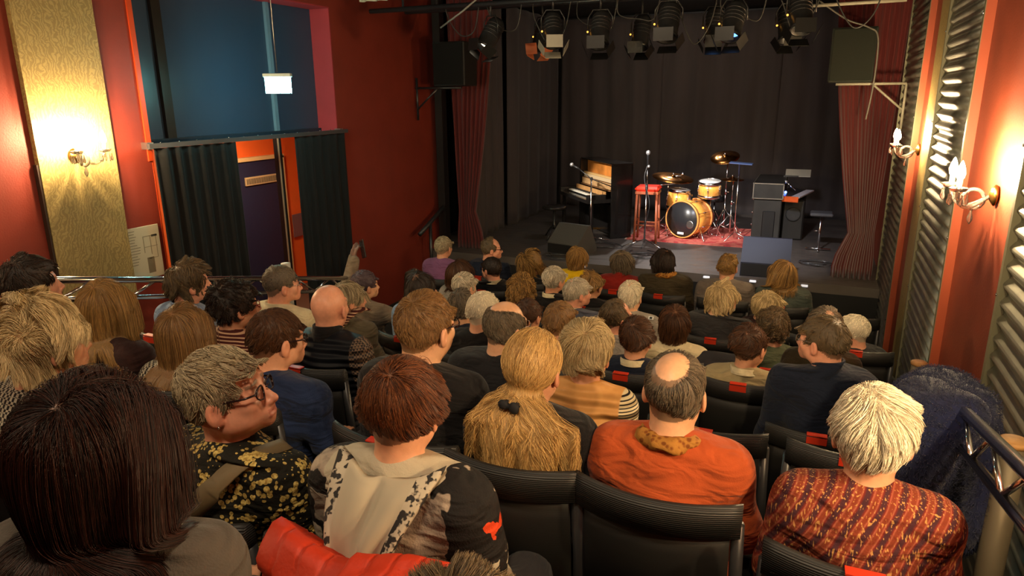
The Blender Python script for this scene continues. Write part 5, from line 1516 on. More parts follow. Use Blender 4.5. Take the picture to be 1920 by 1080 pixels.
def person(pid, px, py, Y, turn, hair, hc, cl, label, fem=0, sx=1.0, nod=0, tilt=0, lean=0, skin='n', collar=None, glasses=None, arms=None, akey='', ds=None, hs=1.0, fat=0.0, row=None, rz=0.0, sy=1.0, refz=1.222, dzl=(-.17, .12), tr=None, chair_label=None, tagged=True, hstyle=None, loose=.017):
    # where the head stands in the room
    fwv = ray_dir(px, py); k = Y/fwv.y; hp = fwv*k
    row = row if row is not None else min(ROWY, key=lambda r: abs(ROWY[r]-Y))
    zf = FL[row]
    dz = hp.z-zf-refz
    dz = max(dzl[0], min(dzl[1], dz))
    ln = math.radians(lean)
    hy = (refz+dz-.55)*math.sin(ln)-.01
    rootx = hp.x+math.sin(rz)*hy; rooty = hp.y-math.cos(rz)*hy
    dz += (refz+dz-.55)*(1/max(.8, math.cos(ln))-1)
    t = empty('person', (rootx, rooty, zf), rz, label=label, cat='person')
    hs = hs*.95
    wpx = 260/ max(.5, (hp.length))          # rough pixel width of the head
    hi = wpx > 95
    D = dict(turn=turn, nod=nod, tilt=tilt, lean=lean, sx=sx, sy=sy, dz=dz, hs=hs)
    V, Q = body_mesh(fem, hi, arms, fat, akey)
    sk = np.array(s2l(*SK[skin])); H = np.array(s2l(*HAIRC[hc][0])); H2 = np.array(s2l(*HAIRC[hc][1]))
    st = dict(STY[hair]); 
    if hstyle: st.update(hstyle)
    # skin tones: lips, cheeks, eyes, brows, the scalp under the hair
    C = np.tile(sk, (len(V), 1))
    x, y, z = np.abs(V[:, 0]), V[:, 1], V[:, 2]
    def blend(mask, col, w=1.0):
        C[mask] = C[mask]*(1-w)+np.array(col)*w
    hd_ = z > 1.10
    blend(hd_ & (y > .05) & (x > .02) & (x < .055) & (z < 1.205) & (z > 1.16), (.62, .16, .10), .18)
    blend(hd_ & (y > .085) & (x < .024) & (np.abs(z-1.157) < .011), (.42, .10, .08), .65)
    blend(hd_ & (y > .104) & (z > 1.172) & (z < 1.20), (.62, .16, .10), .2)
    blend(hd_ & (y > .075) & ((x-.031)**2+(z-1.221)**2 < .0092**2) , (.72, .68, .62))
    blend(hd_ & (y > .078) & ((x-.031)**2+(z-1.221)**2 < .0052**2) , (.05, .04, .03))
    blend(hd_ & (y > .065) & (x > .014) & (x < .050) & (np.abs(z-1.2445+.12*(x-.03)) < .0042), H*.6+.02, .75)
    blend(hd_ & (x > .070) & (y < .02) & (z < 1.235) & (z > 1.165), (.62, .15, .09), .22)
    if hair != 'bald':
        line = np.interp(y, [-.11, -.06, -.02, .015, .045, .07, .09], [1.150, 1.17, 1.205, 1.237, 1.267, 1.293, 1.31])
        sc = (z > line) & (z > 1.14) & ~((x > .073) & (z < 1.235) & (y > -.03))
        if st.get('bald') == 'top': sc &= ~((((V[:, 0])/.062)**2+((y-.03)/.105)**2 < 1) & (z > 1.27)) & (z < 1.315)
        if st.get('bald') == 'spot': sc &= ((V[:, 0]+.004)/.048)**2+((y+.045)/.062)**2+((z-1.325)/.062)**2 > 1
        if st.get('bald') == 'spot': sc &= ~((y > 0) & (z > 1.28))
        if st.get('bald') == 'front': sc &= ~((z > 1.26) & (y > -.005) & (x < .066))
        blend(sc, (H+H2)/2*.6+sk*.05, .85 if st.get('bald') != 'thin' else .45)
    me = npmesh('person', deform(V, D), Q)
    at2 = me.attributes.new('tone', 'FLOAT_COLOR', 'POINT'); at2.data.foreach_set('color', np.c_[C, np.ones(len(C))].astype(np.float32).ravel())
    me.materials.append(SKIN)
    link('body', me, t)
    # clothes
    V, Q = cloth_mesh(fem, hi, arms, akey, loose=loose, seed=(abs(hash(cl)) % 3 if False else len(cl) % 3))
    me = npmesh('garment', deform(V, D), Q); me.materials.append(CL[cl])
    gname = {'camo': 'hooded_jacket', 'floral': 'blouse', 'shawl': 'shawl', 'quilt': 'vest', 'vest': 'vest', 'blue': 'shirt', 'cream': 'shirt', 'hound': 'blouse'}.get(cl, 'sweater')
    gar = link(gname, me, t)
    Dl = dict(D); Dl.update(turn=0, nod=0, tilt=0)
    V, Q = trouser_mesh(); me = npmesh('trousers', V, Q); me.materials.append(TROU if tr is None else tr); link('trousers', me, t)
    V, Q = shoe_mesh(); me = npmesh('shoes', V, Q); me.materials.append(SHOE); link('shoes', me, t)
    if collar:
        kind, cm = collar
        prof = {'shirt': (.070, .078, 1.070, 1.120, .35), 'turtle': (.066, .074, 1.05, 1.145, .25), 'scarf': (.072, .096, 1.03, 1.115, .3), 'polo': (.071, .084, 1.066, 1.112, .4)}[kind]
        vs = []; n = 40; g = np.random.default_rng(len(label))
        rows = [(prof[1]+.006, prof[2]), (prof[0]+.005, prof[3]-.004), (prof[0], prof[3]), (prof[0]-.005, prof[3]-.006), (prof[0]-.006, prof[2])]
        if kind == 'scarf': rows = [(.060+.026*math.cos(a)+.012, 1.082+.034*math.sin(a)) for a in [i*6.283/9 for i in range(9)]]
        for (r, z_) in rows:
            for i in range(n):
                w = 2*math.pi*i/n
                ww = (.006*math.sin(5*w+z_*60)+.004*math.sin(9*w)) if kind == 'scarf' else .0015*math.sin(3*w)
                yy = math.sin(w)
                vs.append(((r+ww)*math.cos(w)*1.02, (r+ww)*1.02*yy-.034, z_-prof[4]*.10*yy*(1 if yy > 0 else .3)))
        fs = []
        R_ = len(rows)
        for j in range(R_ if kind == 'scarf' else R_-1):
            for i in range(n): fs.append((j*n+i, j*n+(i+1) % n, ((j+1) % R_)*n+(i+1) % n, ((j+1) % R_)*n+i))
        me = npmesh('collar', deform(np.array(vs), D), np.array(fs)[:, ::-1]); me.materials.append(CL[cm])
        o = link('scarf' if kind == 'scarf' else 'collar', me, t if kind == 'scarf' else t)
    # hair
    big = wpx > 150; mid = wpx > 80
    n, K, rad = (22000, 16, .00032) if big else ((11000, 12, .00045) if mid else (2600, 9, .0010))
    if wpx < 50: n, K, rad = 2600, 8, .0014
    if not big: st['jit'] = st.get('jit', .05)*1.5; st['clump'] = min(.7, st.get('clump', .3)+.15); st['nclump'] = 120
    if st['L'] < .03: K = 5
    if st['L'] > .3: K = int(K*1.8)
    if st.get('bald') == 'full': n = n//6; rad *= .6
    P = grow(n, K, st, seed=sum(map(ord, label)) % 9973)
    hp_ = t
    if st.get('bald') != 'full':
        vx = .0055 if big else (.0065 if mid else .008)
        Vs, Qs = hair_shell(HC+(P-HC)*(.935 if st['L'] < .16 else (.99 if st.get('tie') is None else .995)), vx, 2.0 if st['L'] > .1 else 1.6)
        if len(Qs):
            me = npmesh('hair', deform(Vs, D), Qs); me.materials.append(hair_mat(*HAIRC[hc], shell=True)); hp_ = link('hair', me, t)
    P = deform(P, D)
    N, K1 = P.shape[:2]
    cu = bpy.data.hair_curves.new('hair_strands'); cu.add_curves([K1]*N)
    cu.attributes['position'].data.foreach_set('vector', P.astype(np.float32).ravel())
    rr = np.tile(rad*np.concatenate([np.full(K1-2, 1.0), [.75, .25]]), N)
    if 'radius' not in cu.attributes: cu.attributes.new('radius', 'FLOAT', 'POINT')
    cu.attributes['radius'].data.foreach_set('value', rr.astype(np.float32))
    cu.materials.append(hair_mat(*HAIRC[hc]))
    ho = link('hair_strands', cu, hp_); ho['kind'] = 'stuff'
    # beard
    # glasses
    if glasses:
        gm = flat('glasses_'+glasses, {'dark': (.02, .008, .008), 'red': (.25, .02, .02), 'wire': (.5, .45, .4)}[glasses], .25, metal=0 if glasses != 'wire' else .8)
        r = .0022 if glasses != 'wire' else .0012
        m = MB()
        for s_ in (-1, 1):
            ring = [(s_*.034+.024*math.cos(a), .1035-.006*abs(math.cos(a)), 1.219+.017*math.sin(a)) for a in [i*6.283/14 for i in range(14)]]
            m.tube(ring, r, 6, closed=True)
            m.tube([(s_*.058, .098, 1.224), (s_*.074, .075, 1.225), (s_*.079, .0, 1.228), (s_*.080, -.012, 1.215)], r*1.2, 6)
        m.tube([(-.011, .107, 1.223), (0, .110, 1.226), (.011, .107, 1.223)], r, 6)
        W_ = deform(np.array(m.v), D); m.v = [tuple(v) for v in W_]
        go = m.build('glasses', gm, t)
        l = MB()
        for s_ in (-1, 1):
            ring = [(s_*.034+.0225*math.cos(a), .1035-.006*abs(math.cos(a)), 1.219+.0155*math.sin(a)) for a in [i*6.283/14 for i in range(14)]]
            l.add(deform(np.array(ring), D), [tuple(range(14))])
        l.build('lens', LENS, go)
    if chair_label is not False:
        chair(rootx, rooty, zf, rz, chair_label or label_chair(label), tagged)
    t['hx'] = rootx
    del t['hx']
    return t, D, hp
LENS, nt, b = nmat('spectacle_glass')
b.inputs['Transmission Weight'].default_value = 1; b.inputs['Roughness'].default_value = .02; b.inputs['IOR'].default_value = 1.02; b.inputs['Specular IOR Level'].default_value = .5
def label_chair(l):
    s_ = l.replace('person in ', '').replace('person with ', '')
    w = ('black mesh-back chair under the person in '+s_).split()
    return ' '.join(w[:16])
def ray_dir(px, py):
    x = (px-960)/FPX; y = (540-py)/FPX
    return fwd+rg2*x+up2*y
A = person
# camera row and the row in front of it
A('P1', 168, 818, .62, -32, 'longdark', 'redark', 'dgrey', 'person in a grey knit top with hair filling the lower left corner, nearest the camera', fem=1, rz=.4, chair_label='black chair of the grey knit top wearer at the lower left corner')
A('P52', 866, 1200, .70, 0, 'tousled', 'ash', 'khaki', 'person whose crown just shows at the bottom edge below the patch-print hoodie', dzl=(-.45, .12), chair_label='black chair at the bottom edge under the barely visible head')
P2 = A('P2', 428, 716, 1.15, -66, 'tousled', 'grey', 'floral', 'person in a black floral blouse and dark-rimmed glasses turned sideways to the right', fem=1, nod=-12, glasses='dark', fat=.4, skin='r', hs=1.0, hstyle=dict(L=.045, nape=-.01), tagged=False, chair_label='black chair behind the floral blouse, left of the red quilted jacket', sx=1.04)
P3 = A('P3', 750, 738, 1.15, 4, 'round', 'auburn', 'camo', 'person in a grey and black patch-print hoodie seen from behind', fem=1, tagged=False, chair_label='black chair under the red quilted jacket behind the patch-print hoodie', sx=1.03, hs=.97, hstyle=dict(T=.008, L=.058, lift=.5))
A('P8', 74, 628, 1.18, -14, 'wavy', 'greyblond', 'hound', 'person in a black and white checked top at the left edge', hstyle=dict(L=.12, T=.022, wave=.5), chair_label='black chair under the checked shirt at the left edge')
A('P53', -32, 640, 1.30, -14, 'bob', 'dblond', 'brown', 'person cut off by the left edge of the picture, in a brown top', fem=1, chair_label='black chair of the person cut off by the left edge')
# second row
A('P9', 52, 520, 1.8, -22, 'tousled', 'dark', 'navy', 'person in dark navy at the upper left in front of the gold strip', hstyle=dict(L=.065, T=.02), skin='r', chair_label='black chair of the upper left person in dark navy')
A('P10', 198, 565, 1.8, -5, 'long', 'dblond', 'brown', 'person in a dark brown top below the notice board, hair over the shoulders', fem=1)
A('P12', 345, 613, 1.8, -8, 'long', 'lbrown', 'hound', 'person in a black and white houndstooth top behind the floral blouse', fem=1)
A('P14', 512, 623, 1.85, -24, 'short', 'brown', 'navy2', 'person in a navy sweater with blue collar looking to the right', collar=('polo', 'navy2'), glasses='dark', hstyle=dict(nape=.02), lean=5, sx=1.1)
A('P19', 792, 600, 1.8, -14, 'crop', 'lbrown', 'black', 'person in a black top with a long bare neck, above the patch-print hoodie', skin='p', glasses='dark', hs=1.03, hstyle=dict(L=.028, T=.010))
P4 = A('P4', 997, 674, 1.8, -4, 'tied', 'blond', 'black', 'person in black with long hair tied by a small dark band', fem=1, tagged=False, chair_label='black chair under the person whose long hair is tied back')
P6 = A('P6', 1265, 716, 1.8, -2, 'spot', 'pepper', 'orange', 'person in an orange sweater with a mustard patterned scarf', sx=1.0, collar=('scarf', 'scarfpat'), skin='p', tagged=False, chair_label='black chair with ribbed band behind the orange sweater')
P7 = A('P7', 1640, 797, 1.72, 0, 'fluffy', 'white', 'shawl', 'person wrapped in a rust and brown woven shawl at the lower right', fem=1, sx=.98, chair_label='black chair with orange tag behind the woven rust shawl', lean=3)
# third row
A('P11', 350, 521, 2.62, -32, 'wavy', 'ash', 'blue', 'person in a light blue shirt looking to the right before the black curtain', collar=('shirt', 'blue'), hstyle=dict(L=.085, T=.026, wave=.4, puff=.35), skin='r', sx=.95)
A('P13', 435, 562, 2.32, -28, 'curly', 'dark', 'stripe', 'person in a maroon and cream striped top and red glasses', fem=1, glasses='red', sx=.9)
A('P16', 616, 566, 2.55, 3, 'bald', 'grey', 'vest', 'person in a black padded vest over plaid sleeves', skin='r', sx=1.0, collar=('turtle', 'black'))
A('P29', 943, 600, 2.55, -26, 'horse', 'pepper', 'charcoal', 'person in a charcoal sweater with glasses, left of the long tied hair', glasses='wire', skin='p', sx=1.1)
A('P5', 1100, 648, 2.35, -3, 'fluffy', 'greyblond', 'quilt', 'person in a tan quilted vest over striped sleeves', fem=1, sx=.95)
for (x, y, l) in ((-.27, 2.62, 'empty black chair between the tan quilted vest and beige sweater'), (.22, 2.62, 'empty black chair behind the navy sweater, in front of the woven shawl')):
    chair(x, y, FL[3], 0, l)
# fourth row
A('P15', 523, 525, 3.05, -38, 'short', 'pepper', 'cream', 'person in a cream shirt and glasses against the orange corridor strip', glasses='wire', collar=('shirt', 'cream'), skin='r', row=4, dzl=(-.2, .2))
A('P17', 648, 553, 3.4, -36, 'round', 'grey', 'khaki', 'person in khaki with a striped bag strap, beyond the padded vest', fem=1, hstyle=dict(L=.13))
A('P28', 902, 575, 3.4, -10, 'short', 'white', 'black', 'person in black just beyond the charcoal sweater wearer with glasses', sx=.95)
A('P27', 866, 566, 3.75, -16, 'front', 'pepper', 'navy', 'person in dark navy partly hidden by the white-topped head before them', row=5, skin='p', sx=.85)
A('P36', 1047, 594, 3.4, -14, 'short', 'lbrown', 'darkred', 'person in a dark red sweater just left of the light grey shirt', sx=.95)
A('P41', 1192, 625, 3.5, -4, 'round', 'brown', 'navy', 'person in a navy sweater over a wide cream collar', fem=1, collar=('polo', 'cream'), sx=.95, row=4, hstyle=dict(L=.075, T=.022))
A('P48', 1402, 640, 3.6, -28, 'tousled', 'brown', 'beige', 'person in a beige sweater right of the cream top', fem=1, row=4, sx=1.05, lean=2, collar=('polo', 'cream'))
A('P49', 1554, 628, 3.15, 62, 'short', 'ash', 'navy', 'person in a dark navy sweater and glasses looking left', glasses='wire', row=4, skin='r', collar=('turtle', 'navy'), sx=1.0)
A('P51', 1548, 606, 3.75, 10, 'thin', 'pepper', 'olive', 'person in olive hidden behind the navy sweater at right', sx=.85, row=4)
# fifth row
P18 = A('P18', 680, 528, 4.1, -30, 'short', 'purple', 'greysw', 'person in a grey-brown sweater raising a phone beside the door curtain', fem=1, skin='p', akey='raise', arms=dict(
    L=[(-.19, -.03, 1.0), (-.29, .13, 1.13), (-.30, .25, 1.34), (.15, .4, .9), (-.3, -.8, .3), -1, 1.1],
    R=[(.19, -.03, 1.0), (.34, .18, .90), (.30, .42, .92), (.0, 1, -.1), (0, 0, 1), -1, .6]))
P20 = A('P20', 786, 532, 3.95, -12, 'bob', 'dark', 'blue', 'person in a light blue top holding a hand to the head', fem=1, skin='n', akey='touch', hstyle=dict(L=.26, wave=.4), sx=.95, arms=dict(
    L=ARM_REST['L'], R=[(.19, -.03, 1.0), (.27, .06, .82), (.145, .02, 1.085), (-.15, -.05, 1), (1, .2, .15), -1, .35]))
A('P30', 989, 584, 4.1, -12, 'short', 'brown', 'brown', 'person in brown half hidden between two heads left of the dark red sweater', sx=.8)
A('P40', 1152, 586, 4.1, -45, 'front', 'ash', 'lgrey', 'person in a light grey shirt and glasses behind the cream collar', glasses='dark', skin='r', collar=('shirt', 'lgrey'), sx=.95)
A('P42', 1265, 600, 4.15, 4, 'bob', 'brown', 'cream', 'person in a pale cream top at the middle of the audience', fem=1, sx=1.05, hstyle=dict(L=.125, T=.026, part=0, grav=.45))
A('P47', 1452, 606, 4.25, 28, 'curly', 'ash', 'sage', 'person in a sage green sweater behind the beige sweater', fem=1, sx=.9)
EC = chair(-.42, 4.35, FL[5], 0, 'empty black chair with a dark coat, in front of the beige sweater')
# sixth row
A('P25', 868, 531, 4.6, -20, 'thin', 'silver', 'lgrey', 'person in grey leaning in front of the black jacket with white collar', skin='p', sx=.85)
A('P26', 977, 540, 4.7, -4, 'curly', 'dblond', 'black', 'person in black with full curls left of the leather jacket', fem=1, sx=.9, hstyle=dict(L=.11, T=.04))
A('P35', 1078, 542, 4.75, -46, 'thin', 'silver', 'slate', 'person in a slate grey jacket facing right, before the yellow top', skin='r', collar=('shirt', 'cream'), sx=1.0)
A('P39', 1181, 548, 4.75, -8, 'thin', 'white', 'lgrey', 'person in a light grey shirt with a small tag on the shoulder', skin='p', collar=('shirt', 'lgrey'), sx=1.05)
A('P44', 1349, 552, 4.9, -58, 'wavy', 'greyblond', 'charcoal', 'person in a dark jacket with beard turned to the right', row=6, sx=1.1, hstyle=dict(L=.12, T=.026, wave=.3, puff=.35), skin='p')
A('P50', 1608, 612, 5.0, 72, 'short', 'white', 'charcoal', 'person in dark grey at the right wall with head turned left', row=6, tilt=-6, dzl=(-.3, .1), skin='r')
# seventh row
A('P22', 860, 506, 5.35, -34, 'bob', 'brown', 'lgrey', 'person in a light grey top before the lavender top', fem=1, hstyle=dict(L=.28), sx=.85)
A('P24', 926, 499, 5.75, 72, 'crop', 'dark', 'black', 'person in a black jacket with white collar looking left', glasses='dark', collar=('shirt', 'cream'), skin='r', hstyle=dict(L=.03, T=.01))
A('P32', 1036, 519, 5.25, -28, 'round', 'silver', 'black', 'person in a black leather jacket with light collar before the stage monitor', fem=1, collar=('polo', 'cream'), sx=.95)
A('P34', 1109, 530, 5.6, -20, 'round', 'dblond', 'black', 'person in a black round-neck top below the yellow top', fem=1, sx=.9)
A('P45', 1430, 566, 5.4, -52, 'fluffy', 'greyblond', 'brown', 'person in brown leaning low between the grey and green tops', fem=1, sx=.8, dzl=(-.3, .1), tilt=8)
chair(.12, 5.5, FL[7], 0, 'empty black chair with orange tag near the right wall, nearer of two')
# front row
A('P21', 830, 459, 5.95, -8, 'short', 'grey', 'lavender', 'person in a lavender top at the left end of the front row', fem=1, row=8, dzl=(-.2, .2))
A('P23', 918, 461, 6.2, -60, 'short', 'ash', 'navy', 'person in navy with dark glasses looking right, front row', glasses='dark', skin='r', hstyle=dict(bald='front'))
A('P31', 994, 491, 6.1, -58, 'bob', 'dblond', 'black', 'person in a black top in profile, front row left of yellow', fem=1, hstyle=dict(L=.19, wave=.4, puff=.5), row=8)
A('P33', 1081, 479, 6.2, -10, 'bob', 'dblond', 'yellow', 'person in a bright yellow top in the front row', fem=1, hstyle=dict(L=.13), sx=1.0)
A('P37', 1166, 487, 6.2, -6, 'bob', 'pepper', 'red', 'person in a dark red sweater in the front row', fem=1, hstyle=dict(L=.13), collar=('turtle', 'red'), sx=1.05)
A('P38', 1250, 484, 6.2, 42, 'bob', 'dark', 'olive', 'person in dark olive bending the head down and left, front row', hstyle=dict(L=.17, T=.018), nod=12, collar=('scarf', 'scarfpat'), sx=1.1)
A('P43', 1364, 495, 6.2, -4, 'tousled', 'dblond', 'grey', 'person in a taupe grey sweater before the right stage monitor', sx=1.1)
A('P46', 1473, 506, 6.2, 52, 'long', 'dblond', 'teal', 'person in a grey-green top at the right of the front row', fem=1, hstyle=dict(L=.30), sx=1.05)
chair(.38, 6.1, FL[8], 0, 'empty black chair with orange tag near the right wall, closer to the stage')
# ------------------------------------------------------------------ things worn, carried and draped
def strip(name, pts, w, th, mat, parent, D=None, nrmf=None):
    """flat band following pts, its width across the path, lying on the body"""
    P = [Vector(p) for p in pts]; vs = []; fs = []
    n = len(P)
    for i, p in enumerate(P):
        t = (P[min(i+1, n-1)]-P[max(i-1, 0)]).normalized()
        o = Vector((p.x*.6, p.y+.02, p.z*0+.25 if p.z > 1.03 else 0)).normalized() if nrmf is None else nrmf(p)
        s_ = t.cross(o).normalized(); o = s_.cross(t).normalized()
        for a, b_ in ((-1, 0), (1, 0), (1, 1), (-1, 1)): vs.append(p+s_*a*w/2+o*b_*th)
    for i in range(n-1):
        for k in range(4): fs.append((i*4+k, i*4+(k+1) % 4, (i+1)*4+(k+1) % 4, (i+1)*4+k))
    fs += [(3, 2, 1, 0), tuple((n-1)*4+k for k in range(4))]
    m = MB().add(vs, fs, True)
    if D is not None: m.v = [tuple(v) for v in deform(np.array(m.v, float), D)]
    return m.build(name, mat, parent)
def smooth(pts, k=6):
    P = [Vector(p) for p in pts]; out = []
    for i in range(len(P)-1):
        p0 = P[max(i-1, 0)]; p1 = P[i]; p2 = P[i+1]; p3 = P[min(i+2, len(P)-1)]
        for j in range(k):
            t = j/k; out.append(.5*((2*p1)+(p2-p0)*t+(2*p0-5*p1+4*p2-p3)*t*t+(3*p1-3*p2+p3-p0)*t**3))
    return out+[P[-1]]
def still(D): d = dict(D); d.update(turn=0, nod=0, tilt=0); return d

# hood on the patch-print jacket
t3, D3, _ = P3
HOODM, nt, b = nmat('pale_grey_hood')
uvn = nd(nt, 'ShaderNodeAttribute', attribute_name='edge'); tc = nd(nt, 'ShaderNodeTexCoord')
n1 = nd(nt, 'ShaderNodeTexNoise', {'Vector': tc.outputs['Object'], 'Scale': 48, 'Detail': 2})
pr = mixc(nt, thr(nt, n1.outputs[0], .48, .52), s2l(34, 31, 30), s2l(178, 166, 146))
out = mixc(nt, thr(nt, uvn.outputs['Fac'], .5, .52), s2l(172, 160, 138), pr)
nt.links.new(out, b.inputs['Base Color']); b.inputs['Roughness'].default_value = .85
nu, nv = 28, 26
vs = []; ed = []
for side in (0, 1):
    for j in range(nv+1):
        v = j/nv
        for i in range(nu+1):
            u = -1+2*i/nu
            wdt = .135*(1-.80*v**1.25)
            x = u*wdt + .005*math.sin(9*v)
            z = 1.085-.255*v+.035*u*u*(1-v)
            y = -.080-.115*math.sin(min(1, v*1.25+.12)*math.pi*.55)+.055*u*u*(1-.5*v)
            y -= .022*math.sin(v*math.pi)*(abs(u) > .62)*1.0*min(1, (abs(u)-.62)*5 if abs(u) > .62 else 0)
            y += .014*math.exp(-((u-.05)/.10)**2)*(1-v*.4)+.006*math.sin(7*u+6*v)
            vs.append((x, y-(.016 if side else 0), z+(.004 if side else 0))); ed.append(1.0 if (abs(u) > .66 or v > .90) else 0.0)
fs = []
N1 = (nu+1)*(nv+1)
for j in range(nv):
    for i in range(nu):
        a = j*(nu+1)+i
        fs.append((a, a+1, a+nu+2, a+nu+1)); fs.append((a+N1, a+nu+1+N1, a+nu+2+N1, a+1+N1))
for i in range(nu):
    a = i; c = nv*(nu+1)+i
    fs += [(a+1, a, a+N1, a+1+N1), (c, c+1, c+1+N1, c+N1)]
for j in range(nv):
    a = j*(nu+1); c = a+nu
    fs += [(a, a+nu+1, a+nu+1+N1, a+N1), (c+nu+1, c, c+N1, c+nu+1+N1)]
me = npmesh('hood', deform(np.array(vs), still(D3)), np.array(fs)); me.materials.append(HOODM)
at3 = me.attributes.new('edge', 'FLOAT', 'POINT'); at3.data.foreach_set('value', np.array(ed, np.float32))
link('hood', me, t3)

# floral blouse wearer: shoulder strap, earring
t2, D2, _ = P2
strip('bag_strap', smooth([(.14, .02, 1.075), (.115, -.075, 1.085), (.06, -.150, 1.02), (-.03, -.172, .93), (-.11, -.165, .83), (-.17, -.13, .72)]), .055, .006, flat('olive_strap', s2l(104, 88, 62), .7), t2, still(D2))
e_ = deform(np.array([(.0865, -.002, 1.172)]), D2)[0]
MB().ball(tuple(e_), .0035, 8).build('earring', CHROME, t2)
# hair band of the tied-back hair
t4, D4, _ = P4
m = MB(); m.tube([(-.012+.022*math.cos(a), -.130+.016*math.sin(a), 1.148) for a in [k*.5236 for k in range(12)]], .009, 8, closed=True)
m.ball((-.03, -.146, 1.150), (.020, .012, .016), 8); m.ball((.006, -.148, 1.146), (.018, .012, .020), 8)
m.v = [tuple(v) for v in deform(np.array(m.v, float), D4)]
m.build('hair_band', flat('black_hair_band', (.01, .01, .012), .8), t4)
# phone held up beside the door curtain
t18, D18, _ = P18
hp18 = deform(np.array([(-.285, .275, 1.43)]), D18)[0]
ph = tag(empty('phone', t18.location+Vector(hp18)+Vector((.055, .02, -.015)), math.radians(-30)), 'black phone held up in a raised hand against the red wall', 'phone')
MB().box((0, 0, 0), (.072, .010, .145), rot=Matrix.Rotation(math.radians(-18), 3, 'Y'), bev=.004).build('body', flat('phone_black', (.01, .01, .012), .2), ph)

# red quilted jacket over the chair back
PUFF = flat('red_orange_quilted_nylon', s2l(176, 48, 22), .55, spec=.3, bump=.2, bscale=45)
loc3 = t3.location
jk = empty('puffer_jacket', (loc3.x, loc3.y, loc3.z), 0, label='red quilted puffer jacket draped over a chair behind the patch-print hoodie', cat='jacket')
def drapeover(x0, x1, ztop, front, back, yc, name, parent, seed, rise=0.0, r=.035, chan=.042, amp=.012):
    nu, nv = 44, 60; vs = []
    ff = np.random.default_rng(seed).uniform(0, 6, 4)
    Lf, Lb = front, back; arc = math.pi*r; Lt = Lf+arc+Lb
    for side in (1, 0):
        for j in range(nv+1):
            s_ = j/nv*Lt
            for i in range(nu+1):
                u = i/nu; x = x0+(x1-x0)*u
                zt = ztop+rise*(u-.0)+.008*math.sin(5*u+ff[0])
                rr = r+.004
                puffy = amp*abs(math.sin(math.pi*s_/chan+.25*math.sin(7*u+ff[1])))**.6
                puffy *= 1-.75*math.exp(-((abs((u*4) % 1-.5)-.5)/.06)**2)*.4
                rad = rr+(puffy+.012 if side else 0)
                yb = yc+.055*((x/.215)**2 if abs(x) < .26 else 1.4)
                if s_ < Lf: y, z = yb+rad, zt-rr-(Lf-s_)
                elif s_ < Lf+arc:
                    a = (s_-Lf)/r; y, z = yb+rad*math.cos(a), zt-rr+rad*math.sin(a)
                else: y, z = yb-rad-.015*math.sin(4*u+ff[2])*(s_-Lf-arc)/Lb, zt-rr-(s_-Lf-arc)
                vs.append((x+.006*math.sin(30*s_+ff[3]), y, z))
    N_ = (nu+1)*(nv+1); fs = []
    for j in range(nv):
        for i in range(nu):
            a = j*(nu+1)+i
            fs.append((a+1, a, a+nu+1, a+nu+2)); fs.append((a+N_, a+1+N_, a+nu+2+N_, a+nu+1+N_))
    for i in range(nu):
        a, c = i, nv*(nu+1)+i
        fs += [(a, a+1, a+1+N_, a+N_), (c+1, c, c+N_, c+1+N_)]
    for j in range(nv):
        a = j*(nu+1); c = a+nu
        fs += [(a+nu+1, a, a+N_, a+nu+1+N_), (c, c+nu+1, c+nu+1+N_, c+N_)]
    me = npmesh(name, np.array(vs), np.array(fs)); me.materials.append(PUFF)
    return link(name, me, parent)
drapeover(-.175, .04, .966, .20, .42, CH_Y-.02, 'body', jk, 3, rise=-.012, r=.03, chan=.045, amp=.020)
drapeover(.02, .20, .972, .16, .34, CH_Y-.022, 'sleeve', jk, 5, rise=-.01, r=.036, chan=.045, amp=.020)

# fuzzy navy coat over the end of the right railing
def blob_thing(name, prims, vox, mat, label, cat, noise=.01, fuzz=0, seed=1):
    lo = np.min([np.minimum(np.array(p[1]), np.array(p[2]) if p[0] == 'cap' else np.array(p[1]))-(p[3] if p[0] == 'cap' else max(p[2])) for p in prims], 0)-.05
    hi = np.max([np.maximum(np.array(p[1]), np.array(p[2]) if p[0] == 'cap' else np.array(p[1]))+(p[3] if p[0] == 'cap' else max(p[2])) for p in prims], 0)+.05
    F = Field(*(axis([(lo[i], hi[i], vox)]) for i in range(3)))
    for p in prims:
        if p[0] == 'cap': F.cap(p[1], p[2], p[3], k=.06)
        else: F.ell(p[1], p[2], .06)
    X, Y, Z = F.x[:, None, None], F.y[None, :, None], F.z[None, None, :]
    F.F = (F.F+noise*(np.sin(38*Y+4*np.sin(6*Z)+seed)*.8+np.sin(22*X+14*Z+30*Y)*.5)).astype(np.float32)
    V, Q = F.mesh(); me = npmesh(name, V, Q); me.materials.append(mat); o = tag(link(name, me), label, cat)
    if fuzz:
        g = np.random.default_rng(seed); c = V[Q[g.integers(0, len(Q), fuzz)]]
        w = g.dirichlet((1, 1, 1, 1), fuzz)[:, :, None]; p = (c*w).sum(1)
        nn = np.cross(c[:, 1]-c[:, 0], c[:, 2]-c[:, 0]); nn /= np.linalg.norm(nn, axis=1)[:, None]+1e-9
        P = [p]
        for k in range(4):
            nn = nn*.8+g.normal(size=nn.shape)*.35+np.array((0, 0, -.12)); nn /= np.linalg.norm(nn, axis=1)[:, None]; P.append(P[-1]+nn*.0042)
        P = np.stack(P, 1); cu = bpy.data.hair_curves.new('fuzz'); cu.add_curves([5]*fuzz)
        cu.attributes['position'].data.foreach_set('vector', P.astype(np.float32).ravel())
        if 'radius' not in cu.attributes: cu.attributes.new('radius', 'FLOAT', 'POINT')
        cu.attributes['radius'].data.foreach_set('value', np.full(fuzz*5, .0005, np.float32))
        cu.materials.append(mat); q = link('fuzz', cu, o); q['kind'] = 'stuff'
    return o
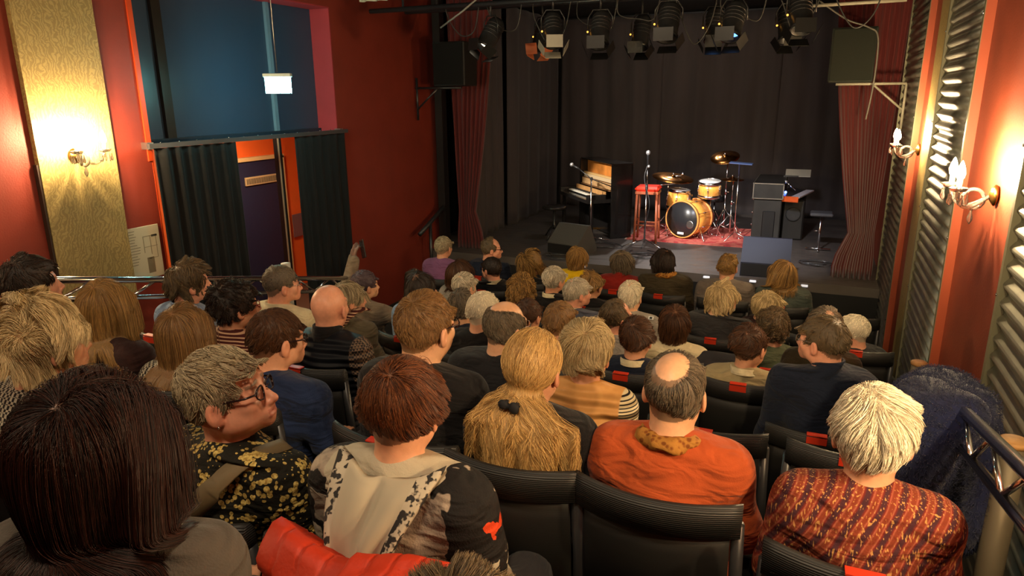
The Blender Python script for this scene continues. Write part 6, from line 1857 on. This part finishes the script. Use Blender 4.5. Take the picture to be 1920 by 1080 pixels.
blob_thing('coat', [('cap', (.47, 2.24, -.93), (.47, 2.62, -1.0), .075), ('ell', (.40, 2.34, -1.03), (.10, .16, .16)), ('ell', (.37, 2.40, -1.32), (.09, .22, .42)), ('ell', (.345, 2.30, -1.55), (.085, .15, .25)), ('ell', (.57, 2.45, -1.2), (.06, .18, .28)), ('cap', (.42, 2.52, -.96), (.53, 2.6, -1.0), .07)],
           .014, flat('fuzzy_navy_wool', s2l(22, 29, 66), .95, sheen=.25, var=.3, scale=50), 'fuzzy navy blue coat hung over the end of the right railing', 'coat', .006, 26000, 3)
ecx = -.42
blob_thing('coat', [('cap', (ecx-.17, 4.10, FL[5]+.93), (ecx+.14, 4.10, FL[5]+.94), .045), ('ell', (ecx-.02, 4.02, FL[5]+.70), (.17, .045, .24)), ('ell', (ecx+.0, 4.20, FL[5]+.72), (.15, .04, .20))],
           .015, flat('dark_coat_cloth', s2l(30, 30, 36), .8, var=.2, scale=20), 'dark coat hung over an empty chair in front of the beige sweater', 'coat', .006)
# beard
t44 = [o for o in bpy.data.objects if o.get('label', '').startswith('person in a dark jacket with beard')][0]
m = MB(); m.ball((0, .078, 1.118), (.036, .028, .036), 14); m.ball((0, .094, 1.142), (.026, .012, .012), 12)
for s_ in (-1, 1): m.ball((s_*.045, .035, 1.150), (.018, .03, .03), 10)
m.v = [tuple(v) for v in deform(np.array(m.v, float), dict(turn=-58, hs=.95, dz=0))]
m.build('beard', hair_mat(*HAIRC['silver'], shell=True), t44)
# badge on the light grey shirt, strap on the khaki one
t39 = [o for o in bpy.data.objects if o.get('label', '').startswith('person in a light grey shirt with a small tag')][0]
MB().box((.175, -.085, 1.045), (.035, .006, .028), rot=Matrix.Rotation(-.9, 3, 'X')).build('shoulder_tag', flat('badge_white', (.7, .7, .68), .5), t39)
MB().box((.175, -.0885, 1.0475), (.018, .004, .016), rot=Matrix.Rotation(-.9, 3, 'X')).build('tag_print', BLACK, t39)
t17 = [o for o in bpy.data.objects if o.get('label', '').startswith('person in khaki with a striped bag strap')][0]
strip('bag_strap', smooth([(.13, .04, 1.05), (.12, -.07, 1.07), (.06, -.155, 1.0), (-.03, -.172, .90), (-.12, -.16, .78)]), .04, .006, CL['stripe'], t17)
# pale post by the left railing
tag(MB().tube([(-3.05, 3.42, -1.02), (-3.05, 3.42, -2.3)], .03, 14).build('bollard', flat('pale_post', s2l(170, 165, 155), .4)), 'pale round post standing behind the left railing by the doorway', 'post')
